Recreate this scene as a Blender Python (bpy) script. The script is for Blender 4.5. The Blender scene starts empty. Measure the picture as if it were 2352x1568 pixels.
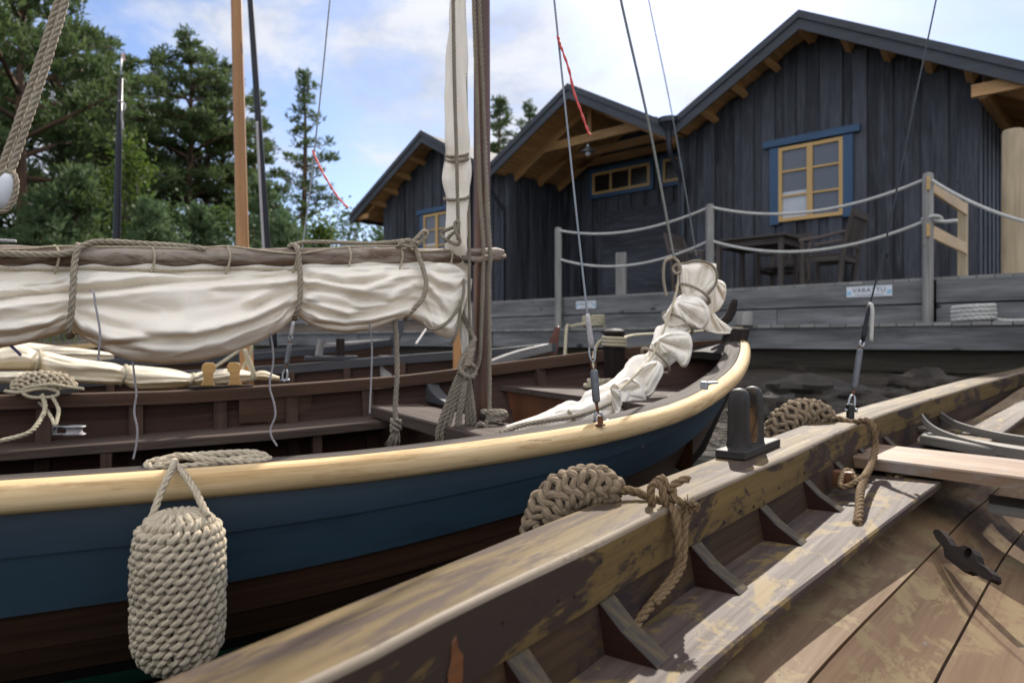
import bpy, math, random
from mathutils import Vector, Matrix, noise as mnoise
random.seed(7)
SC = bpy.context.scene
COL = SC.collection
R = math.radians
V = Vector
F = 1600.0            # focal length in units of a 2352 px wide frame
def P(u, v, y):       # the world point that lies at depth y along a sight line (camera at the origin, level)
    return V(((u-1176.0)/F*y, y, (784.0-v)/F*y))
def PH(u, v, h):      # same, from a known height h (negative = below the eye)
    return P(u, v, h*F/(784.0-v))
def lerp(a, b, t): return a+(b-a)*t
def itab(tab, x):     # piecewise-linear table
    if x <= tab[0][0]: return tab[0][1]
    for (a, p), (b, q) in zip(tab, tab[1:]):
        if x <= b: return lerp(p, q, (x-a)/(b-a))
    return tab[-1][1]
def sm(a, b, x):
    t = min(1, max(0, (x-a)/(b-a))); return t*t*(3-2*t)
def rnd(a, b): return random.uniform(a, b)

# ---------------------------------------------------------------- mesh builder
class MB:
    def __init__(s): s.v = []; s.f = []; s.uv = []; s.fm = []; s.m = 0
    def add(s, co, uv=(0, 0)):
        s.v.append((co[0], co[1], co[2])); s.uv.append(uv); return len(s.v)-1
    def face(s, *i): s.f.append(i); s.fm.append(s.m)
    def grid(s, rows, closed=False, u0=None, flip=False, caps=False, us=None):
        # rows: rings of points (along the length); u = run along, v = run across, metres
        n = len(rows[0]); base = len(s.v)
        u = rnd(0, 60) if u0 is None else u0; v0 = rnd(0, 60) if u0 is None else 0
        for k, r in enumerate(rows):
            if k:
                u += sum((V(a)-V(b)).length for a, b in zip(r, rows[k-1]))/n
            vv = v0
            for j, p in enumerate(r):
                if j: vv += (V(p)-V(r[j-1])).length
                s.add(p, (u, vv))
        for k in range(len(rows)-1):
            for j in range(n if closed else n-1):
                a = base+k*n+j; b = base+k*n+(j+1) % n; c = b+n; d = a+n
                s.face(*((a, d, c, b) if flip else (a, b, c, d)))
        if caps:
            s.face(*[base+j for j in range(n)][::1 if flip else -1])
            s.face(*[base+(len(rows)-1)*n+j for j in range(n)][::-1 if flip else 1])
    def box(s, c, size, ax=None, uvo=None):
        # ax: three unit axes; grain (u) runs along the first
        X, Y, Z = ax or (V((1, 0, 0)), V((0, 1, 0)), V((0, 0, 1)))
        hx, hy, hz = [q/2 for q in size]; c = V(c); ou, ov = uvo or (rnd(0, 80), rnd(0, 80))
        def P_(a, b, d): return c+X*a*hx+Y*b*hy+Z*d*hz
        for (n, a, b, end) in ((2, 0, 1, 0), (1, 0, 2, 0), (0, 1, 2, 1)):
            for sg in (1, -1):
                ids = []
                quad = [(-1, -1), (1, -1), (1, 1), (-1, 1)]
                if (sg > 0) == (n == 1): quad = quad[::-1]
                h = (hx, hy, hz)
                for qa, qb in quad:
                    l = [0, 0, 0]; l[n] = sg; l[a] = qa; l[b] = qb
                    ids.append(s.add(P_(*l), (ou+qa*h[a]*(0.2 if end else 1), ov+qb*h[b]+n*.37)))
                s.face(*ids)
    def bar(s, a, b, w, t, up=(0, 0, 1), uvo=None):
        a, b = V(a), V(b); X = (b-a); L = X.length; X.normalize()
        Y = V(up).cross(X)
        if Y.length < 1e-4: Y = V((1, 0, 0)).cross(X)
        Y.normalize(); Z = X.cross(Y)
        s.box((a+b)/2, (L, w, t), (X, Y, Z), uvo)
    def tube(s, pts, r, n=8, caps=True, squash=1.0):
        pts = [V(p) for p in pts]; rr = r if isinstance(r, (list, tuple)) else [r]*len(pts)
        rows = []; N = None
        for k, p in enumerate(pts):
            T = (pts[min(k+1, len(pts)-1)]-pts[max(k-1, 0)])
            if T.length < 1e-9: T = V((0, 0, 1))
            T.normalize()
            if N is None:
                N = T.orthogonal().normalized()
            else:
                N = N-T*N.dot(T)
                N = N.normalized() if N.length > 1e-6 else T.orthogonal().normalized()
            B = T.cross(N)
            rows.append([p+(N*math.cos(2*math.pi*j/n)+B*math.sin(2*math.pi*j/n)*squash)*rr[k] for j in range(n)])
        s.grid(rows, closed=True, caps=caps)
    def lathe(s, c, prof, n=24, ax=(0, 0, 1)):
        Z = V(ax).normalized(); X = Z.orthogonal().normalized(); Y = Z.cross(X); c = V(c)
        rows = [[c+Z*h+(X*math.cos(2*math.pi*j/n)+Y*math.sin(2*math.pi*j/n))*max(r, 1e-5) for j in range(n)] for r, h in prof]
        s.grid(rows, closed=True, caps=True)
    def prism(s, poly, d):        # poly: planar 3D outline; extruded by vector d
        d = V(d); n = len(poly); a = [s.add(p, (V(p).x+V(p).y, V(p).z)) for p in poly]; b = [s.add(V(p)+d, (V(p).x+V(p).y, V(p).z)) for p in poly]
        s.face(*a[::-1]); s.face(*b)
        for i in range(n):
            j = (i+1) % n
            q = [s.add(V(poly[i]), (0, 0)), s.add(V(poly[j]), ((V(poly[j])-V(poly[i])).length, 0)), s.add(V(poly[j])+d, ((V(poly[j])-V(poly[i])).length, d.length)), s.add(V(poly[i])+d, (0, d.length))]
            s.face(*q)
def base_of(o):
    L = V((0, 0, 0))
    while o is not None: L = L+o.location; o = o.parent
    return L
def obj(name, mb, mat, parent=None, smooth=False, bev=0, sub=0, origin=None, weld=False):
    if parent is not None: L = base_of(parent)
    elif origin is not None: L = V(origin)
    else:
        xs = [p[0] for p in mb.v]; ys = [p[1] for p in mb.v]; zs = [p[2] for p in mb.v]
        L = V(((min(xs)+max(xs))/2, (min(ys)+max(ys))/2, min(zs)))
    me = bpy.data.meshes.new(name)
    me.from_pydata([(p[0]-L.x, p[1]-L.y, p[2]-L.z) for p in mb.v], [], mb.f)
    uv = me.uv_layers.new(name='UVMap')
    idx = [0]*len(me.loops); me.loops.foreach_get('vertex_index', idx)
    flat = []
    for i in idx: flat += mb.uv[i]
    uv.data.foreach_set('uv', flat)
    for m in (mat if isinstance(mat, (list, tuple)) else [mat]): me.materials.append(m)
    if any(mb.fm): me.polygons.foreach_set('material_index', mb.fm)
    me.update()
    o = bpy.data.objects.new(name, me); COL.objects.link(o)
    if parent is not None: o.parent = parent
    else: o.location = L
    if smooth:
        me.polygons.foreach_set('use_smooth', [True]*len(me.polygons))
        if smooth != True:
            me.set_sharp_from_angle(angle=R(smooth))
    if weld:
        w = o.modifiers.new('w', 'WELD'); w.merge_threshold = 1e-5
    if bev:
        w = o.modifiers.new('w', 'WELD'); w.merge_threshold = 1e-5
        b = o.modifiers.new('b', 'BEVEL'); b.width = bev; b.segments = 2; b.limit_method = 'ANGLE'; b.angle_limit = R(40)
    if sub:
        b = o.modifiers.new('s', 'SUBSURF'); b.levels = sub; b.render_levels = sub
    return o
def thing(name, label, cat, loc=(0, 0, 0), group=None):
    o = bpy.data.objects.new(name, None); COL.objects.link(o); o.location = loc; o.empty_display_size = .1
    o['label'] = label; o['category'] = cat
    if group: o['group'] = group
    return o
def tag(o, label, cat, group=None):
    o['label'] = label; o['category'] = cat
    if group: o['group'] = group
    return o
def kind(o, k): o['kind'] = k; return o
def copy_thing(root, loc=None, rotz=None, scale=None):
    r = root.copy(); COL.objects.link(r)
    for c in list(root.children):
        d = c.copy(); COL.objects.link(d); d.parent = r
        for g in c.children:
            e = g.copy(); COL.objects.link(e); e.parent = d
    if loc is not None: r.location = loc
    if rotz is not None: r.rotation_euler = (0, 0, rotz)
    if scale is not None: r.scale = scale if isinstance(scale, tuple) else (scale,)*3
    return r
def spline(pts, n=8):    # Catmull-Rom through points
    pts = [V(p) for p in pts]; out = []
    Q = [pts[0]*2-pts[1]]+pts+[pts[-1]*2-pts[-2]]
    for i in range(1, len(Q)-2):
        a, b, c, d = Q[i-1], Q[i], Q[i+1], Q[i+2]
        for k in range(n):
            t = k/n
            out.append(.5*((2*b)+(c-a)*t+(2*a-5*b+4*c-d)*t*t+(3*b-a-3*c+d)*t**3))
    out.append(pts[-1]); return out
def resample(pts, step):
    out = [pts[0]]; acc = 0.0
    for a, b in zip(pts, pts[1:]):
        L = (b-a).length
        if L < 1e-9: continue
        d = step-acc
        while d <= L:
            out.append(a+(b-a)*(d/L)); d += step
        acc = (acc+L) % step
    if (out[-1]-pts[-1]).length > step*.3: out.append(pts[-1])
    return out
def rope_geo(mb, pts, r, laid=True, pitch=None, n=5, dens=8, end=True):
    # laid rope: three strands wound round the path
    path = spline(pts, 10)
    if not laid:
        mb.tube(resample(path, max(r*2.2, .004)), r, 7); return
    pitch = pitch or r*6.5
    path = resample(path, pitch/9)
    Ts = []
    for k in range(len(path)):
        T = path[min(k+1, len(path)-1)]-path[max(k-1, 0)]
        Ts.append(T.normalized() if T.length > 1e-9 else V((0, 0, 1)))
    N = Ts[0].orthogonal().normalized(); frames = []
    for T in Ts:
        N = N-T*N.dot(T); N = N.normalized() if N.length > 1e-6 else T.orthogonal().normalized()
        frames.append((N.copy(), T.cross(N)))
    for sgi in range(3):
        q = []
        for k, p in enumerate(path):
            a = 2*math.pi*(k/9.0)+sgi*2*math.pi/3
            q.append(p+(frames[k][0]*math.cos(a)+frames[k][1]*math.sin(a))*r*.5)
        mb.tube(q, r*.56, 6)
def rope(name, pts, r, mat, label=None, cat='rope', group=None, parent=None, laid=True):
    mb = MB()
    for pp in (pts if isinstance(pts[0], list) else [pts]): rope_geo(mb, pp, r, laid)
    o = obj(name, mb, mat, parent, smooth=True)
    if label: tag(o, label, cat, group)
    return o

# ---------------------------------------------------------------- materials
AK = .78
def ak(c, k=None): return tuple(x*(k or AK) for x in c)
def nmat(name):
    m = bpy.data.materials.new(name); m.use_nodes = True
    nt = m.node_tree; b = nt.nodes['Principled BSDF']
    return m, nt, b
def N_(nt, t, **k):
    n = nt.nodes.new(t)
    for a, v in k.items(): setattr(n, a, v)
    return n
def ramp(nt, fac, stops):
    r = N_(nt, 'ShaderNodeValToRGB'); e = r.color_ramp.elements
    while len(e) > 2: e.remove(e[-1])
    for i, (p, c) in enumerate(stops):
        x = e[i] if i < 2 else e.new(p)
        x.position = p; x.color = (c[0], c[1], c[2], 1) if isinstance(c, (tuple, list)) else (c, c, c, 1)
    nt.links.new(fac, r.inputs[0]); return r.outputs[0]
def mix(nt, fac, a, b, mode='MIX'):
    m = N_(nt, 'ShaderNodeMix', data_type='RGBA', blend_type=mode)
    for k, x in ((0, fac), (6, a), (7, b)):
        if isinstance(x, (int, float)): m.inputs[k].default_value = x
        elif isinstance(x, (tuple, list)): m.inputs[k].default_value = (x[0], x[1], x[2], 1)
        else: nt.links.new(x, m.inputs[k])
    return m.outputs[2]
def noise(nt, vec, scale=(1, 1, 1), s=1.0, detail=5, rough=.6, dist=0.0, loc=(0, 0, 0)):
    mp = N_(nt, 'ShaderNodeMapping'); mp.inputs['Scale'].default_value = scale; mp.inputs['Location'].default_value = loc
    nt.links.new(vec, mp.inputs[0])
    n = N_(nt, 'ShaderNodeTexNoise'); n.inputs['Scale'].default_value = s; n.inputs['Detail'].default_value = detail
    n.inputs['Roughness'].default_value = rough; n.inputs['Distortion'].default_value = dist
    nt.links.new(mp.outputs[0], n.inputs['Vector']); return n.outputs['Fac']
def coord(nt, k='UV'):
    t = N_(nt, 'ShaderNodeTexCoord'); return t.outputs[k]
def bump(nt, b, h, strength=.3, dist=.002):
    n = N_(nt, 'ShaderNodeBump'); n.inputs['Strength'].default_value = strength; n.inputs['Distance'].default_value = dist
    nt.links.new(h, n.inputs['Height']); nt.links.new(n.outputs[0], b.inputs['Normal'])
def wood(name, c0, c1, patch=None, rough=.6, g=1.0, bstr=.3, knots=None, spec=.4, patch2=None, board=.25, bs=(.7, 5), k=None):
    kk = k
    c0, c1 = ak(c0, kk), ak(c1, kk)
    if patch: patch = (ak(patch[0], kk),)+tuple(patch[1:])
    if patch2: patch2 = (ak(patch2[0], kk),)+tuple(patch2[1:])
    if knots: knots = (ak(knots[0], kk),)+tuple(knots[1:])
    # c0/c1 grain colours; patch=(colour, scale, threshold, softness, stretch); coordinates: u along the grain, metres
    m, nt, b = nmat(name); uv = coord(nt)
    f1 = noise(nt, uv, (2.2*g, 70*g, 1), 1, 7, .65, .4)
    f2 = noise(nt, uv, (bs[0], bs[1], 1), 1.6, 3, .5, .0, (3, 1, 0))
    c = ramp(nt, f1, [(.32, c1), (.68, c0)])
    fb = ramp(nt, f2, [(.3, 1-board), (.7, 1+board*.6)])
    c = mix(nt, 1.0, c, fb, 'MULTIPLY')
    rg = ramp(nt, f1, [(.2, rough+.1), (.8, rough-.08)])
    for i, pt in enumerate((patch, patch2)):
        if pt:
            col, sc, th, so, st = pt
            fp = noise(nt, uv, (sc, sc*st, 1), 1, 10, .74, .5, (7+i*5, 2, 0))
            k = ramp(nt, fp, [(th-so, 0.0), (th+so, 1.0)])
            c = mix(nt, k, c, col)
    if knots:
        col, sc, thr = knots
        mp = N_(nt, 'ShaderNodeMapping'); mp.inputs['Scale'].default_value = (sc, sc*2.2, 1); nt.links.new(uv, mp.inputs[0])
        vo = N_(nt, 'ShaderNodeTexVoronoi'); vo.inputs['Scale'].default_value = 1; nt.links.new(mp.outputs[0], vo.inputs['Vector'])
        k = ramp(nt, vo.outputs['Distance'], [(thr*.5, 1.0), (thr, 0.0)])
        c = mix(nt, k, c, col)
    nt.links.new(c, b.inputs['Base Color']); nt.links.new(rg, b.inputs['Roughness'])
    b.inputs['Specular IOR Level'].default_value = spec
    if bstr: bump(nt, b, f1, bstr, .0015)
    return m
def plain(name, c, rough=.5, metal=0, var=.15, sc=6, bstr=0, spec=.5):
    c = ak(c)
    m, nt, b = nmat(name); ob = coord(nt, 'Object')
    f = noise(nt, ob, (1, 1, 1), sc, 5, .6)
    k = ramp(nt, f, [(.3, tuple(x*(1-var) for x in c)), (.7, tuple(min(1, x*(1+var)) for x in c))])
    nt.links.new(k, b.inputs['Base Color']); b.inputs['Roughness'].default_value = rough; b.inputs['Metallic'].default_value = metal
    b.inputs['Specular IOR Level'].default_value = spec
    if bstr: bump(nt, b, noise(nt, ob, (1, 1, 1), sc*12, 4, .6), bstr, .002)
    return m
def rope_mat(name, c, dark, fuzz=.5):
    c, dark = ak(c, .98), ak(dark, .9)
    m, nt, b = nmat(name); ob = coord(nt, 'Object'); uv = coord(nt)
    f = noise(nt, ob, (1, 1, 1), 9, 4, .6); f2 = noise(nt, uv, (60, 420, 1), 1, 3, .6, 0)
    k = ramp(nt, f, [(.3, dark), (.7, c)])
    k = mix(nt, .6, k, ramp(nt, f2, [(.3, tuple(x*.62 for x in c)), (.7, tuple(min(1, x*1.22) for x in c))]))
    nt.links.new(k, b.inputs['Base Color']); b.inputs['Roughness'].default_value = .9; b.inputs['Specular IOR Level'].default_value = .15
    sx = N_(nt, 'ShaderNodeSeparateXYZ'); nt.links.new(uv, sx.inputs[0])
    def mth(op, a, v): 
        n = N_(nt, 'ShaderNodeMath', operation=op); nt.links.new(a, n.inputs[0])
        if isinstance(v, (int, float)): n.inputs[1].default_value = v
        else: nt.links.new(v, n.inputs[1])
        return n.outputs[0]
    w = mth('SINE', mth('ADD', mth('MULTIPLY', sx.outputs[0], 420.0), mth('MULTIPLY', sx.outputs[1], 900.0)), 0)
    h = mix(nt, .5, f2, ramp(nt, mth('MULTIPLY_ADD', w, .5), [(.2, 0.0), (.8, 1.0)]))
    k2 = mix(nt, .35, k, mix(nt, 1, k, h, 'MULTIPLY')); nt.links.new(k2, b.inputs['Base Color'])
    bump(nt, b, h, fuzz, .0012)
    return m
def leaf_mat(name, c0, c1, trans=.35, sc=.35):
    c0, c1 = ak(c0, .84), ak(c1, .84)
    m, nt, b = nmat(name); ob = coord(nt, 'Object')
    f = noise(nt, ob, (1, 1, 1), sc, 4, .6); f2 = noise(nt, ob, (1, 1, 1), sc*9, 2, .5)
    k = mix(nt, .5, ramp(nt, f, [(.3, c0), (.7, c1)]), ramp(nt, f2, [(.3, c0), (.7, c1)]))
    nt.links.new(k, b.inputs['Base Color']); b.inputs['Roughness'].default_value = .6; b.inputs['Specular IOR Level'].default_value = .25
    tr = N_(nt, 'ShaderNodeBsdfTranslucent'); nt.links.new(k, tr.inputs[0])
    mx = N_(nt, 'ShaderNodeMixShader'); mx.inputs[0].default_value = trans
    nt.links.new(b.outputs[0], mx.inputs[1]); nt.links.new(tr.outputs[0], mx.inputs[2])
    nt.links.new(mx.outputs[0], nt.nodes['Material Output'].inputs[0])
    return m
def canvas_mat(name, c0, c1, stain=(.5, .36, .16)):
    m, nt, b = nmat(name); ob = coord(nt, 'Object'); uv = coord(nt)
    f = noise(nt, ob, (1, 1, 1), 3.5, 5, .6); st = noise(nt, ob, (1, 1, 1), 7, 5, .6, .5, (3, 3, 3))
    k = ramp(nt, f, [(.3, c1), (.7, c0)])
    k = mix(nt, ramp(nt, st, [(.66, 0.0), (.82, .6)]), k, stain)
    sp = noise(nt, ob, (1, 1, 1), 60, 2, .5)
    k = mix(nt, ramp(nt, sp, [(.76, 0.0), (.8, .35)]), k, tuple(x*.45 for x in c1))
    nt.links.new(k, b.inputs['Base Color']); b.inputs['Roughness'].default_value = .85; b.inputs['Specular IOR Level'].default_value = .2
    cr = noise(nt, ob, (.5, .5, 1.6), 16, 3, .5, .6); w1 = noise(nt, uv, (900, 900, 1), 1, 1, .5)
    h = mix(nt, .12, cr, w1); bump(nt, b, h, .26, .006)
    tr = N_(nt, 'ShaderNodeBsdfTranslucent'); nt.links.new(mix(nt, 1, k, (1, .90, .72), 'MULTIPLY'), tr.inputs[0])
    mx = N_(nt, 'ShaderNodeMixShader'); mx.inputs[0].default_value = .14
    nt.links.new(b.outputs[0], mx.inputs[1]); nt.links.new(tr.outputs[0], mx.inputs[2])
    nt.links.new(mx.outputs[0], nt.nodes['Material Output'].inputs[0])
    return m

# ---------------------------------------------------------------- camera, light, sky
cam_d = bpy.data.cameras.new('camera'); cam = bpy.data.objects.new('camera', cam_d); COL.objects.link(cam)
cam.rotation_euler = (R(90), 0, 0); cam_d.sensor_width = 36; cam_d.lens = 36*F/2352; cam_d.clip_start = .02; cam_d.clip_end = 2000
cam_d.dof.use_dof = True; cam_d.dof.focus_distance = 1.45; cam_d.dof.aperture_fstop = 4.6
SC.camera = cam
SUN_EL, SUN_AZ = R(37), R(16)       # azimuth measured from +Y (straight ahead) towards +X (right)
sd = V((math.sin(SUN_AZ)*math.cos(SUN_EL), math.cos(SUN_AZ)*math.cos(SUN_EL), math.sin(SUN_EL)))
sl = bpy.data.lights.new('sun', 'SUN'); sl.energy = 3.9; sl.angle = R(.6); sl.color = (1, .93, .83)
so = bpy.data.objects.new('sun', sl); COL.objects.link(so); so.rotation_euler = (-sd).to_track_quat('-Z', 'Y').to_euler()
so.location = sd*50
W = bpy.data.worlds.new('World'); SC.world = W; W.use_nodes = True
wt = W.node_tree; bg = wt.nodes['Background']
sky = N_(wt, 'ShaderNodeTexSky', sky_type='NISHITA'); sky.sun_disc = False; sky.sun_elevation = SUN_EL; sky.sun_rotation = SUN_AZ
sky.air_density = 1.0; sky.dust_density = .6; sky.ozone_density = 1.5
tc = N_(wt, 'ShaderNodeTexCoord').outputs['Generated']
cl1 = noise(wt, tc, (1, 1, 1.7), 2.3, 9, .60, .5, (.15, .3, .0))
cl2 = noise(wt, tc, (1, 1, 2.0), 7.0, 7, .62, .3, (2, 0, 5))
cf = mix(wt, .30, cl1, cl2)
cm = ramp(wt, cf, [(.455, .0), (.51, .28), (.575, .80), (.68, 1.0)])
ccol = ramp(wt, cl2, [(.32, (2.55, 2.85, 3.5)), (.62, (4.75, 4.8, 4.95))])
sep = N_(wt, 'ShaderNodeSeparateXYZ'); wt.links.new(tc, sep.inputs[0])
bk = ramp(wt, sep.outputs[1], [(.0, (3.3, 3.15, 2.92)), (.45, (1, 1, 1))])      # unseen clouds behind the camera brightened, added as frontal fill
ccol = mix(wt, 1, ccol, bk, 'MULTIPLY')
zk = ramp(wt, sep.outputs[2], [(.40, (1, 1, 1)), (.85, (2.2, 2.13, 2.0))])   # cloud above the view brightened, added as light from overhead
ccol = mix(wt, 1, ccol, zk, 'MULTIPLY')
wc = mix(wt, cm, mix(wt, 1, sky.outputs[0], (.72, .74, .86), 'MULTIPLY'), ccol)
wt.links.new(wc, bg.inputs[0]); bg.inputs[1].default_value = .095
SC.view_settings.view_transform = 'Standard'; SC.view_settings.look = 'None'; SC.view_settings.gamma = 1
SC.view_settings.exposure = 1.0
SC.cycles.use_denoising = True
SC.cycles.max_bounces = 6; SC.cycles.diffuse_bounces = 3; SC.cycles.transparent_max_bounces = 6; SC.cycles.caustics_reflective = False; SC.cycles.caustics_refractive = False
E_ = V((.735, -.678, 0)).normalized(); N2 = V((.678, .735, 0)).normalized(); UP = V((0, 0, 1))
def FP(s, t, z): return E_*s+N2*t+UP*z
FAX = (E_, N2, UP)
# ---- materials of the setting
M_tar = wood('tarred_boards', (.085, .090, .104), (.036, .039, .047), rough=.65, spec=.12, g=1.0, bstr=.35, board=.75, bs=(.12, .35), knots=((.008, .008, .01), 1.5, .06), patch=((.13, .138, .158), 1.2, .64, .16, 12))
M_fascia = wood('tarred_fascia', (.062, .068, .082), (.042, .047, .057), rough=.6, bstr=.2, board=.2)
M_pine = wood('raw_pine', (.56, .33, .14), (.40, .21, .075), rough=.65, bstr=.2, board=.35, knots=((.16, .06, .02), 2.2, .05))
M_sash = wood('pine_sash', (.66, .43, .17), (.54, .33, .12), rough=.5, bstr=.1, board=.1)
M_bluep = wood('blue_trim', (.035, .095, .19), (.026, .075, .15), rough=.5, bstr=.15, board=.15)
M_greyw = wood('grey_planks', (.235, .236, .234), (.125, .126, .127), rough=.75, bstr=.5, board=.5, knots=((.022, .022, .024), 1.9, .13), patch=((.075, .077, .08), 1.2, .62, .1, 6))
M_greyp = wood('grey_posts', (.36, .35, .33), (.19, .18, .165), rough=.75, bstr=.5, board=.35, knots=((.07, .06, .05), 3, .06))
M_brownw = wood('brown_planks', (.24, .19, .15), (.13, .10, .08), rough=.8, bstr=.5, board=.4)
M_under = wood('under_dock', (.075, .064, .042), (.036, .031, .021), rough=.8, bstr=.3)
M_newpost = wood('pale_log', (.58, .47, .31), (.42, .32, .19), rough=.7, bstr=.4, board=.25, knots=((.2, .12, .06), 2.5, .05), patch=((.36, .31, .24), 2.0, .66, .08, 5))
M_teak = wood('weathered_teak', (.105, .082, .072), (.05, .04, .035), rough=.75, bstr=.3, board=.3)
M_black = plain('black_metal', (.02, .022, .026), .4, .6, .2)
M_steel = plain('galvanised_steel', (.42, .44, .46), .42, .85, .25, 14)
M_gutter = plain('dark_gutter', (.03, .036, .05), .4, .3, .15)
M_roof = plain('roof_felt', (.035, .036, .04), .85, 0, .3, 3, .4)
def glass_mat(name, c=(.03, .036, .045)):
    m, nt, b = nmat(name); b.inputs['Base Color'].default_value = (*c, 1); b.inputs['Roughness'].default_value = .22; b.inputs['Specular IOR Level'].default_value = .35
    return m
M_glass = glass_mat('window_glass', (.085, .10, .125)); M_glass2 = glass_mat('porch_glass', (.016, .013, .011))  # window pane base lightened to stand in for reflected sky
M_curtain = plain('pale_curtain', (.55, .58, .62), .9, 0, .08, 3)
M_white = plain('white_enamel', (.72, .75, .78), .4, 0, .04)
M_lblue = plain('pale_blue_print', (.32, .58, .78), .5, 0, .04)
M_ink = plain('dark_ink', (.06, .065, .075), .6, 0, .05)
M_rope_w = rope_mat('white_rope', (.62, .61, .57), (.42, .41, .38), .3)

# ---- ground, water
def ground_h(x, y):
    p = V((x, y, 0)); t = p.dot(N2); s = p.dot(E_)
    shore = sm(4, 7.3, t); bank = sm(15.2, 18.5, -s)
    n = mnoise.noise(V((x*.5, y*.5, 1)))*.10+mnoise.noise(V((x*2.1, y*2.1, 4)))*.05
    h = itab([(1.8, -1.5), (3.3, -.92), (4.1, -.70), (5.0, -.52), (6.3, -.37), (7.3, -.30)], t); h = lerp(h, .35, sm(8, 11, t)*.9)
    h = max(h, lerp(-1.5, .22, bank))
    far = max(0, math.hypot(x, y)-22)
    return h+n*(.6+.8*min(1, far/20))+far*.022*sm(0, 1, max(shore, bank))
def make_ground():
    mb = MB(); xs = []; x = -420.0
    def axis(a, b, fa, fb, stp):
        out = []; q = a
        while q < fa: out.append(q); q += max(stp, (fa-q)*.25)
        q = fa
        while q < fb: out.append(q); q += stp
        q = fb
        while q < b: out.append(q); q += max(stp, (q-fb)*.25)
        out.append(b); return out
    xs = axis(-420, 420, -20, 12, .33); ys = axis(-40, 700, -1, 24, .33)
    rows = [[V((x, y, ground_h(x, y))) for x in xs] for y in ys]
    mb.grid(rows, u0=0)
    m, nt, b = nmat('shore_soil'); ob = coord(nt, 'Object')
    f = noise(nt, ob, (1, 1, 1), 1.2, 8, .65); f2 = noise(nt, ob, (1, 1, 1), 14, 4, .6)
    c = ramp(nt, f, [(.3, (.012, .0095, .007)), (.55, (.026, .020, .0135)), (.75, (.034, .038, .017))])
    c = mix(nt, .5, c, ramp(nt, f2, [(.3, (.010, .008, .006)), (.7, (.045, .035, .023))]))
    nt.links.new(c, b.inputs['Base Color']); b.inputs['Roughness'].default_value = .95; bump(nt, b, f2, .6, .03)
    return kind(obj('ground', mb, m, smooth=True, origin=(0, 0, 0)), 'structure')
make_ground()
def make_water():
    mb = MB(); s = 60
    mb.grid([[V((-300, -40, -.72)), V((300, -40, -.72))], [V((-300, 300, -.72)), V((300, 300, -.72))]], u0=0)
    m, nt, b = nmat('lake_water'); ob = coord(nt, 'Object')
    b.inputs['Base Color'].default_value = (.012, .014, .011, 1); b.inputs['Roughness'].default_value = .08
    bump(nt, b, noise(nt, ob, (1, 1, 1), 6, 4, .5), .25, .03)
    return kind(obj('water', mb, m, origin=(0, 0, -.72)), 'structure')
make_water()
# rocks of the shore below the dock
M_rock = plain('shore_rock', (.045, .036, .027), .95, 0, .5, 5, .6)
def rock(c, r, i):
    mb = MB(); n = 26; rows = []
    for a in range(17):
        th = math.pi*a/16; ring = []
        for b_ in range(n):
            ph = 2*math.pi*b_/n
            d = V((math.sin(th)*math.cos(ph), math.sin(th)*math.sin(ph), math.cos(th)))
            k = 1+.40*mnoise.noise(d*1.6+V((i*7.3, 0, 0)))+.26*abs(mnoise.noise(d*3.1+V((0, i*3, 0))))+.10*mnoise.noise(d*8+V((i, 0, 0)))
            ring.append(V(c)+V((d.x*r[0], d.y*r[1], d.z*r[2]))*k)
        rows.append(ring)
    mb.grid(rows, closed=True)
    return obj('shore_rock', mb, M_rock, smooth=22)
for i, (u, v, y, r, lb) in enumerate([
    (1770, 925, 4.9, (.24, .2, .14), 'brown grey rock on the dark shore just behind the pair of black wooden uprights'),
    (1850, 880, 5.6, (.34, .25, .14), 'broad dark rock in the shade below the lower dock, right of the blue boat bow'),
    (1960, 905, 5.2, (.22, .22, .11), 'low dark rock in the shade behind the grey turnbuckle of the near boat'),
    (1735, 990, 4.2, (.16, .16, .10), 'small rock low at the water edge beside the blue hull'),
    (2120, 868, 5.7, (.25, .2, .11), 'flat rock under the dock, further right behind the brown gunwale'),
    (1905, 945, 4.7, (.17, .14, .10), 'rounded rock left of the long turnbuckle, low on the shore'),
    (1790, 965, 4.5, (.13, .12, .09), 'pale rock just above the farther gunwale fender'),
    (2040, 890, 5.3, (.16, .13, .08), 'small rock right of the long turnbuckle under the dock')]):
    c = P(u, v, y); c.z = ground_h(c.x, c.y)+r[2]*.3; tag(rock(c, r, i), lb, 'rock', 'rocks along the shore under the dock')
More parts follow.
